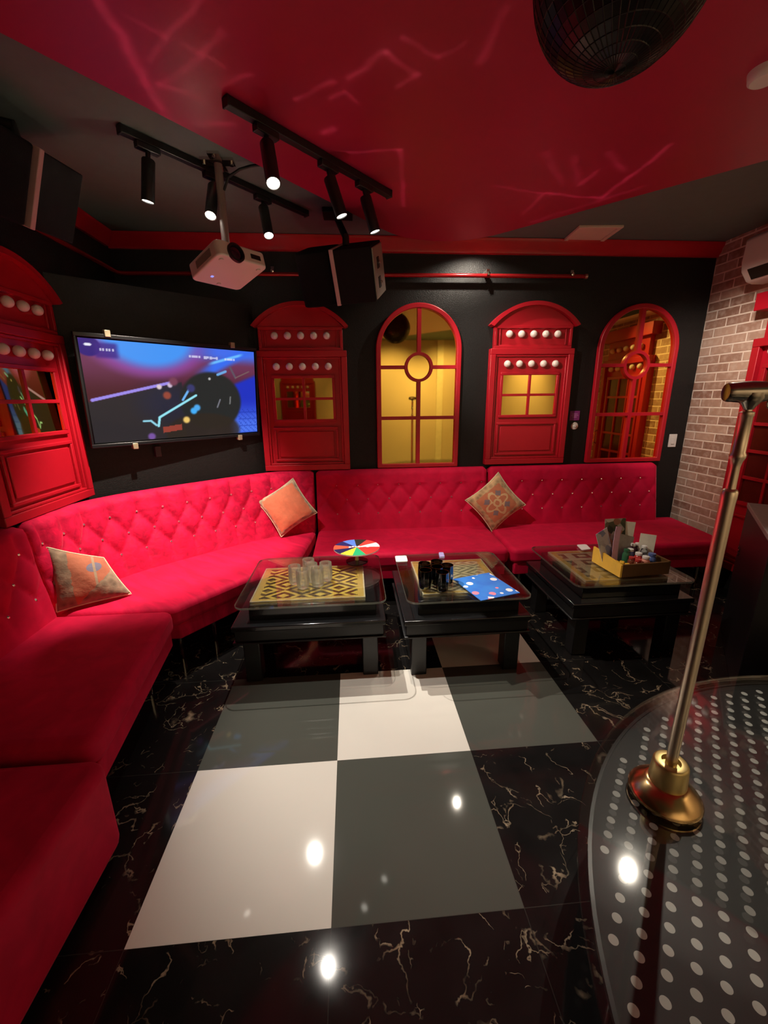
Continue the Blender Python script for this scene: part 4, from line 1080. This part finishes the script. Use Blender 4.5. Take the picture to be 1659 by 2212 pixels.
link('cable', MB().tube([(-.53, 1.748, 2.62), (-.50, 1.745, 2.68), (-.44, 1.745, 2.715), (-.38, 1.75, 2.735), (-.33, 1.76, ZC - .014)], .007, 8), MAT['mattblack'], pj, world=True, smooth=60)

# ------------------------------------------------------------------ loudspeakers
def speaker(label, M, brk):
    t = thing('loudspeaker', label, 'loudspeaker', mat=M, group='black loudspeakers under the ceiling')
    a, b, c = .2535, .153, .155
    link('cabinet', MB().box(.012, a, -b, b, -c, c), MAT['cab'], t, bevel=.006)
    link('grille', MB().prism(rbox_poly([(-a, -b - .004), (-.012, -b - .004), (-.012, b + .004), (-a, b + .004)], .05), -c - .003, c + .003), MAT['grille'], t, bevel=.01)
    S = MB()
    S.add([(-.012, -b - .006, -c - .004), (.014, -b - .006, -c - .004), (.014, b + .006, -c - .004), (-.012, b + .006, -c - .004),
           (-.012, -b - .006, c + .004), (.014, -b - .006, c + .004), (.014, b + .006, c + .004), (-.012, b + .006, c + .004)],
          [(3, 2, 1, 0), (4, 5, 6, 7), (0, 1, 5, 4), (1, 2, 6, 5), (2, 3, 7, 6), (3, 0, 4, 7)])
    o = link('trim_band', S, MAT['strip'], t, bevel=.003); o['label'] = 'pale band between grille and cabinet'
    link('rear_panel', MB().box(a - .001, a + .010, -b + .012, b - .012, -c + .012, c - .012), MAT['greymetal'], t, bevel=.004)
    for z in (.05, -.06):
        o = link('socket_plate', MB().box(a + .009, a + .015, -.06, -.005, z - .032, z + .032), MAT['blackslot'], t, bevel=.002)
        k = link('knob', MB().lathe([(0, 0), (.008, 0), (.008, .012), (0, .014)], 14, mat=Matrix.Translation((a + .014, -.03, z)) @ Matrix.Rotation(PI / 2, 4, 'Y')), MAT['chrome'], o)
    p = M @ Vector((.06, 0, c)); q = Vector(brk)
    link('mount_arm', MB().tube([tuple(p), tuple(p + Vector((0, 0, .05))), tuple(q - Vector((0, 0, .05))), tuple(q)], .022, 12), MAT['mattblack'], t, world=True)
    link('mount_plate', MB().box(q.x - .10, q.x + .10, q.y - .07, q.y + .07, ZC - .03, ZC - .0005), MAT['mattblack'], t, world=True, bevel=.004)
    return t
SM = pose((.072, 2.203, 2.346), -.289, .41, -.02)
speaker('black loudspeaker hanging in front of the back wall, above the red booth panel', SM, (.06, 2.34, ZC))
speaker('black loudspeaker hanging by the left wall, mostly lost in shadow', pose((-1.375, 1.354, 2.50), 1.50, .42, -.08), (-1.48, 1.36, ZC))

# ------------------------------------------------------------------ ceiling fittings
m = thing('mirror_ball', 'large dark mirror ball hanging from the red ceiling', 'mirror ball', (.762, .304, 2.488))
bm = bmesh.new(); bmesh.ops.create_uvsphere(bm, u_segments=48, v_segments=26, radius=.2)
bmesh.ops.inset_individual(bm, faces=bm.faces[:], thickness=.0022, depth=-.0012)
me = bpy.data.meshes.new('ball'); bm.to_mesh(me); bm.free(); me.materials.append(MAT['mirrorball'])
o = bpy.data.objects.new('ball', me); COL.objects.link(o); o.parent = m
link('hanging_rod', MB().lathe([(.008, .195), (.008, ZF - 2.488)], 12), MAT['mattblack'], m)
link('motor', MB().lathe([(.045, .235), (.045, ZF - 2.488)], 24), MAT['mattblack'], m)
v = thing('ceiling_vent', 'square beige vent in the dark ceiling above the right booth panel', 'vent', (2.005, 2.632, ZC), math.radians(-4))
link('frame', MB().box(-.165, .165, -.165, -.135, -.018, 0).box(-.165, .165, .135, .165, -.018, 0).box(-.165, -.135, -.135, .135, -.018, 0).box(.135, .165, -.135, .135, -.018, 0), MAT['vent'], v, bevel=.003)
link('panel', MB().box(-.134, .134, -.134, .134, -.010, 0), MAT['vent'], v)
d = thing('downlight', 'white round downlight in the red ceiling at the right edge', 'ceiling light', (1.640, .862, ZF))
link('housing', MB().lathe([(.030, -.030), (.042, -.034), (.050, -.028), (.052, -.014), (.054, 0), (.030, 0)], 32), MAT['whiteplastic'], d, smooth=50)
link('lens', MB().lathe([(0, -.018), (.030, -.018), (.030, -.012), (0, -.012)], 24), MAT['whiteplastic'], d)

d = thing('downlight', 'small recessed downlight hidden behind the edge of the red film, seen only as a reflection', 'ceiling light', (1.125, 2.535, ZC))
link('housing', MB().lathe([(.030, -.040), (.040, -.042), (.044, -.030), (.046, 0), (.030, 0)], 32), MAT['whiteplastic'], d, smooth=50)
link('lens', MB().lathe([(0, -.030), (.030, -.030), (.030, -.026), (0, -.026)], 24), MAT['lens'], d)

# air conditioner
a = thing('air_conditioner', 'white air conditioner high on the brick wall', 'air conditioner', mat=Matrix.Translation((XR, 1.90, 2.50)) @ Matrix.Rotation(-PI / 2, 4, 'Z'))
prof = [(0, .150), (-.165, .150), (-.205, .125), (-.212, -.02), (-.200, -.085), (-.150, -.150), (-.10, -.165), (0, -.165)]
vs = [(-.42, y, z) for y, z in prof] + [(.42, y, z) for y, z in prof]; n = len(prof)
link('casing', MB().add(vs, [tuple(range(n)), tuple(range(2 * n - 1, n - 1, -1))] + [(i, (i + 1) % n, n + (i + 1) % n, n + i) for i in range(n)]), MAT['whiteplastic'], a, bevel=.014, seg=3, smooth=50)
link('louver', MB().add([(-.36, -.205, -.082), (.36, -.205, -.082), (.36, -.158, -.146), (-.36, -.158, -.146), (-.36, -.195, -.07), (.36, -.195, -.07), (.36, -.14, -.14), (-.36, -.14, -.14)],
     [(0, 1, 2, 3), (7, 6, 5, 4), (0, 4, 5, 1), (1, 5, 6, 2), (2, 6, 7, 3), (3, 7, 4, 0)]), MAT['blackslot'], a)

# ------------------------------------------------------------------ black desk
d1, d2 = Vector((-.63, -.777)), Vector((.777, -.63)); A = Vector((2.605, 1.475))
D = thing('bar_desk', 'black angled desk with a grey top at the right edge, beside the stage', 'desk')
q = [A, A + d1 * .85, A + d1 * .85 + d2 * .46, A + d2 * .46]
c_ = sum(q, Vector((0, 0))) / 4
link('cabinet', MB().prism([tuple(c_ + (p - c_) * .985) for p in q], 0, .852), MAT['desk'], D, bevel=.004)
link('worktop', MB().prism([tuple(p) for p in q], .852, .880), MAT['desktop'], D, bevel=.003)
mb = MB(); mid = A + d1 * .10 - d2 * -.004
for k, (s_, z) in enumerate(((.075, .600), (.105, .590), (.095, .560))):
    pp = A + d1 * s_; M = Matrix((Vector((-d1.x, -d1.y, 0)), Vector((0, 0, 1)), Vector((-d2.x, -d2.y, 0)))).transposed().to_4x4(); M.translation = (pp.x, pp.y, z)
    mb.lathe([(0, 0), (.011, 0), (.011, .006), (0, .008)], 12, mat=M)
link('knob', mb, MAT['darkchrome'], D)

# ------------------------------------------------------------------ round stage with brass rail
SX, SY, SR = 1.759, -.674, 1.224
st = thing('stage', 'round low stage with white dots under a glass top', 'stage', (SX, SY, 0))
link('drum', MB().lathe([(0, 0), (SR - .10, 0), (SR - .10, .322), (0, .322)], 96), MAT['lacquer'], st, smooth=30)
link('dotted_mat', MB().lathe([(0, .322), (SR - .035, .322), (SR - .035, .330), (0, .330)], 128), MAT['dots'], st, smooth=30)
link('rim', MB().lathe([(SR - .036, .312), (SR - .028, .312), (SR - .026, .334), (SR - .036, .334)], 128, closed=True), MAT['satinblack'], st, smooth=30)
link('glass_top', MB().lathe([(0, .338), (SR, .338), (SR + .002, .343), (SR, .350), (0, .350)], 128), MAT['stageglass'], st, smooth=30)
for k in range(10):
    a = 2 * PI * k / 10 + .35
    link('leg', MB().lathe([(.022, 0), (.022, .01), (.016, .014), (.016, .315)], 16, mat=Matrix.Translation(((SR - .05) * math.cos(a), (SR - .05) * math.sin(a), 0))), MAT['chrome'], st)['label'] = 'chrome leg'

BX, BY, BZ = 1.040, .052, .350
r = thing('stage_post', 'brass post with a flared foot and a chrome tee fitting, standing on the round stage', 'post', (BX, BY, BZ))
link('floor_flange', MB().lathe([(0, 0), (.097, 0), (.099, .006), (.094, .014), (.080, .030), (.062, .044), (.052, .052), (0, .052)], 48), MAT['brass'], r, smooth=60)
link('collar', MB().lathe([(.020, .050), (.050, .050), (.051, .056), (.047, .118), (.044, .124), (.040, .126), (.026, .126), (.024, .114), (.016, .114)], 40), MAT['brasspale'], r, smooth=40)
link('post', MB().lathe([(.0150, .05), (.0160, .925), (.0172, .945), (.0172, .958), (.0150, .963), (.0105, .966), (.0100, 1.020), (.0125, 1.034), (.0165, 1.043), (.0172, 1.050), (.0140, 1.056), (.0135, 1.140), (.0150, 1.142), (.0150, 1.150), (.0090, 1.153), (.0090, 1.185)], 32), MAT['posttube'], r, smooth=40)
rd = Vector((.93, -.30, 0)).normalized(); hd_ = Vector((-.006, 0, 1.196))
TM = Matrix((Vector((-rd.y, rd.x, 0)), Vector((0, 0, 1)), rd)).transposed().to_4x4(); TM.translation = hd_
link('tee_fitting', MB().lathe([(.0145, -.046), (.0195, -.047), (.0220, -.042), (.0222, -.034), (.0240, -.018), (.0246, .0), (.0235, .025), (.0195, .05), (.0175, .075), (.0200, .080), (.0200, .100), (.0125, .102)], 32, mat=TM).lathe([(.0095, -.040), (.0125, -.034), (.0200, -.024), (.0265, -.012), (.0270, -.002)], 28, mat=Matrix.Translation(hd_ + rd * .006)), MAT['darkchrome'], r, smooth=50)
link('cap', MB().lathe([(0, -.040), (.0148, -.040), (.0148, -.036), (0, -.036)], 24, mat=TM), MAT['mattblack'], r)
P0 = hd_ + rd * .048 - Vector((0, 0, .027)); RM = Matrix((rd, Vector((0, 0, 1)), Vector((rd.y, -rd.x, 0)))).transposed().to_4x4(); RM.translation = P0
vs = []; fs = []
for i in range(20):
    a = 2 * PI * i / 20
    for j in range(8):
        b_ = 2 * PI * j / 8; rr = .007 + .0016 * math.cos(b_); vs.append((rr * math.cos(a), rr * math.sin(a) * 1.4, .0016 * math.sin(b_)))
for i in range(20):
    for j in range(8): fs.append((i * 8 + j, ((i + 1) % 20) * 8 + j, ((i + 1) % 20) * 8 + (j + 1) % 8, i * 8 + (j + 1) % 8))
link('eyelet', MB().add(vs, fs, 0, RM), MAT['darkchrome'], r, smooth=60)

# pale door trim on the cream front wall, seen in the middle mirror
struct('trim_4', MB().box(2.02, 2.16, YF, YF + .03, 0, ZC), pbr('pale door trim', (.85, .80, .62), .5), smooth=0)

# ------------------------------------------------------------------ lights
def spot(name, p, target, power, angle, blend=.6, col=(1, .89, .73), r=.013):
    l = bpy.data.lights.new(name, 'SPOT'); l.energy = power; l.spot_size = math.radians(angle); l.spot_blend = blend; l.color = col; l.shadow_soft_size = r
    o = bpy.data.objects.new(name, l); COL.objects.link(o)
    o.matrix_basis = aim(p, Vector(target) - Vector(p)); return o
T = [t[0] for t in TIPS]
spot('beam', T[0], (.24, .88, 0), 66, 50, .8, (1, .93, .82))
spot('beam', T[1], (.98, 1.92, .42), 118, 72, .8)
spot('beam', T[2], (1.42, 2.75, 1.75), 130, 42, .85)
spot('beam', T[3], (-1.24, 2.16, .80), 255, 70, .7)
spot('beam', T[4], (-.80, 1.62, .42), 140, 54, .6)
spot('beam', T[5], (.24, 1.02, 0), 215, 54, .8, (1, .93, .82))
spot('stage_beam', (2.10, 1.27, 2.62), (1.72, -.45, .35), 120, 64, .7)
spot('recess_beam', (1.125, 2.535, 2.70), (1.20, 2.62, 0), 26, 150, .5)
# added spots without fixtures behind the viewer wash the cream walls and give fill
spot('added_wall_wash', (-.9, -1.75, 2.62), (-.9, -3.0, 1.5), 12, 90, .8, (1, .84, .62), .05)
for x in (1.0, 2.2):
    spot('added_wall_wash', (x, -1.75, 2.62), (x, -3.0, 1.4), 95, 95, .8, (1, .84, .62), .05)
spot('added_wall_wash', (2.3, -.9, 2.62), (3.22, -1.1, 1.5), 105, 110, .8, (1, .84, .62), .05)
spot('added_brick_wash', (2.25, 1.55, 2.62), (3.22, 2.72, 1.45), 105, 58, .9, (1, .90, .78), .05)  # added spot without a fixture, brightens the bricks near the back corner

# added upward spots over the tables; drawn streaks stand in for glass reflections
SEG_A = [((-0.582, 0.705), (-0.615, 1.259), 1.0, 0.018), ((-0.547, 0.949), (-0.295, 0.708), 0.6, 0.012), ((-0.538, 0.768), (-0.453, 0.853), 0.5, 0.0096), ((-0.397, 0.876), (-0.297, 0.968), 0.5, 0.0096), ((-0.44, 0.992), (-0.264, 0.827), 0.6, 0.012), ((-0.562, 1.073), (-0.44, 0.992), 0.5, 0.0108), ((-0.556, 1.077), (-0.425, 1.138), 0.6, 0.012), ((-0.335, 1.059), (-0.216, 0.995), 0.5, 0.0108), ((-0.067, 1.117), (0.084, 1.022), 0.7, 0.012), ((0.063, 1.104), (0.117, 1.068), 0.7, 0.0096), ((0.117, 1.068), (0.167, 1.111), 0.7, 0.0096), ((0.135, 0.992), (0.26, 0.864), 0.7, 0.012), ((0.261, 0.868), (0.374, 0.964), 0.7, 0.0108), ((0.374, 0.964), (0.319, 1.027), 0.6, 0.0108), ((0.313, 0.805), (0.447, 0.882), 0.5, 0.0096), ((0.447, 0.882), (0.517, 0.811), 0.5, 0.0096), ((0.599, 0.886), (0.602, 0.681), 0.5, 0.0144), ((-0.004, 1.481), (0.381, 1.429), 0.8, 0.0096), ((0.381, 1.429), (0.461, 2.009), 0.7, 0.012), ((-0.589, 1.287), (-0.361, 1.289), 0.8, 0.0144), ((0.028, 1.313), (0.06, 1.289), 0.9, 0.018)]
SEG_B = [((1.224, 1.805), (1.602, 1.848), 1.0, 0.012), ((1.624, 1.847), (1.64, 1.314), 1.0, 0.0132), ((0.918, 1.742), (1.224, 1.805), 0.5, 0.0108), ((1.411, 1.695), (1.417, 1.57), 0.6, 0.0144), ((1.243, 2.08), (1.251, 1.821), 0.5, 0.0108), ((1.357, 2.203), (1.793, 1.685), 0.4, 0.0192), ((1.394, 1.395), (1.557, 1.553), 0.5, 0.0192), ((1.08, 1.413), (1.313, 1.71), 0.4, 0.018), ((1.235, 1.443), (1.404, 1.706), 0.4, 0.018)]
def drawn_glints(name, p, segs, power, angle, ambient):
    l = bpy.data.lights.new(name, 'SPOT'); l.energy = power; l.spot_size = math.radians(angle); l.spot_blend = .6; l.shadow_soft_size = .006
    l.color = (1, .86, .70); l.use_nodes = True; nt = l.node_tree
    em = [n for n in nt.nodes if n.type == 'EMISSION'][0]
    tc = N(nt, 'ShaderNodeTexCoord'); sx = N(nt, 'ShaderNodeSeparateXYZ'); L(nt, tc.outputs['Normal'], sx.inputs[0])
    iz = M2(nt, 'ABSOLUTE', sx.outputs[2]); h = ZF - p[2]
    X = M2(nt, 'MULTIPLY', M2(nt, 'DIVIDE', sx.outputs[0], iz), h); Y = M2(nt, 'MULTIPLY', M2(nt, 'DIVIDE', sx.outputs[1], iz), -h)
    cb = N(nt, 'ShaderNodeCombineXYZ'); L(nt, X, cb.inputs[0]); L(nt, Y, cb.inputs[1])
    nz = N(nt, 'ShaderNodeTexNoise'); nz.inputs['Scale'].default_value = 9; L(nt, cb.outputs[0], nz.inputs['Vector'])
    sp = N(nt, 'ShaderNodeSeparateColor'); L(nt, nz.outputs['Color'], sp.inputs[0])
    X = M2(nt, 'ADD', X, M2(nt, 'MULTIPLY_ADD', sp.outputs[0], .05, -.025)); Y = M2(nt, 'ADD', Y, M2(nt, 'MULTIPLY_ADD', sp.outputs[1], .05, -.025))
    tot = None
    for (ax, ay), (bx, by), inten, w_ in segs:
        ax -= p[0]; bx -= p[0]; ay -= p[1]; by -= p[1]; dx, dy = bx - ax, by - ay; ll = dx * dx + dy * dy
        px, py = M2(nt, 'SUBTRACT', X, ax), M2(nt, 'SUBTRACT', Y, ay)
        t = M2(nt, 'DIVIDE', M2(nt, 'ADD', M2(nt, 'MULTIPLY', px, dx), M2(nt, 'MULTIPLY', py, dy)), ll)
        c = nt.nodes.new('ShaderNodeClamp'); L(nt, t, c.inputs[0]); t = c.outputs[0]
        qx, qy = M2(nt, 'SUBTRACT', px, M2(nt, 'MULTIPLY', t, dx)), M2(nt, 'SUBTRACT', py, M2(nt, 'MULTIPLY', t, dy))
        d2 = M2(nt, 'ADD', M2(nt, 'MULTIPLY', qx, qx), M2(nt, 'MULTIPLY', qy, qy))
        g = M2(nt, 'MULTIPLY', M2(nt, 'EXPONENT', M2(nt, 'MULTIPLY', d2, -1 / (w_ * w_))), inten)
        g = M2(nt, 'MULTIPLY_ADD', M2(nt, 'EXPONENT', M2(nt, 'MULTIPLY', d2, -1 / (30 * w_ * w_))), inten * .10, g)
        tot = g if tot is None else M2(nt, 'ADD', tot, g)
    brk = N(nt, 'ShaderNodeMapRange'); brk.inputs['From Min'].default_value = .30; brk.inputs['From Max'].default_value = .62; brk.inputs['To Min'].default_value = .35
    L(nt, sp.outputs[2], brk.inputs['Value'])
    L(nt, M2(nt, 'ADD', M2(nt, 'MULTIPLY', tot, brk.outputs[0]), ambient), em.inputs['Strength'])
    o = bpy.data.objects.new(name, l); COL.objects.link(o); o.matrix_basis = Matrix.Translation(p) @ Matrix.Rotation(PI, 4, 'X')
drawn_glints('added_streak_spot', (-.02, 1.48, .66), SEG_A, 60, 125, .07)
drawn_glints('added_streak_spot', (1.47, 1.36, .62), SEG_B, 60, 120, .05)

w = bpy.data.worlds.new('World'); SC.world = w; w.use_nodes = True
bg = w.node_tree.nodes.get('Background'); bg.inputs[0].default_value = (.5, .2, .2, 1); bg.inputs[1].default_value = .01

# ------------------------------------------------------------------ camera
f_px, pitch, yaw, roll = 888.6, .2678, .0753, -.0111
cam = bpy.data.cameras.new('camera'); cam.sensor_fit = 'HORIZONTAL'; cam.sensor_width = 36; cam.lens = f_px / 1659 * 36; cam.clip_start = .02
co = bpy.data.objects.new('camera', cam); COL.objects.link(co)
cp, sp, cy, sy = math.cos(pitch), math.sin(pitch), math.cos(yaw), math.sin(yaw)
fwd = Vector((sy * cp, cy * cp, -sp)); right = Vector((cy, -sy, 0)); up = right.cross(fwd)
rr = right * math.cos(roll) + up * math.sin(roll); uu = up * math.cos(roll) - right * math.sin(roll)
Mx = Matrix((rr, uu, -fwd)).transposed().to_4x4(); Mx.translation = (.1079, -.8768, 1.5391)
co.matrix_basis = Mx; SC.camera = co

SC.view_settings.view_transform = 'Standard'; SC.view_settings.look = 'None'; SC.view_settings.exposure = 0; SC.view_settings.gamma = 1
SC.view_settings.use_curve_mapping = False
SC.cycles.max_bounces = 10; SC.cycles.diffuse_bounces = 4; SC.cycles.glossy_bounces = 6; SC.cycles.transmission_bounces = 10; SC.cycles.transparent_max_bounces = 12
SC.cycles.sample_clamp_indirect = 6; SC.cycles.use_denoising = True
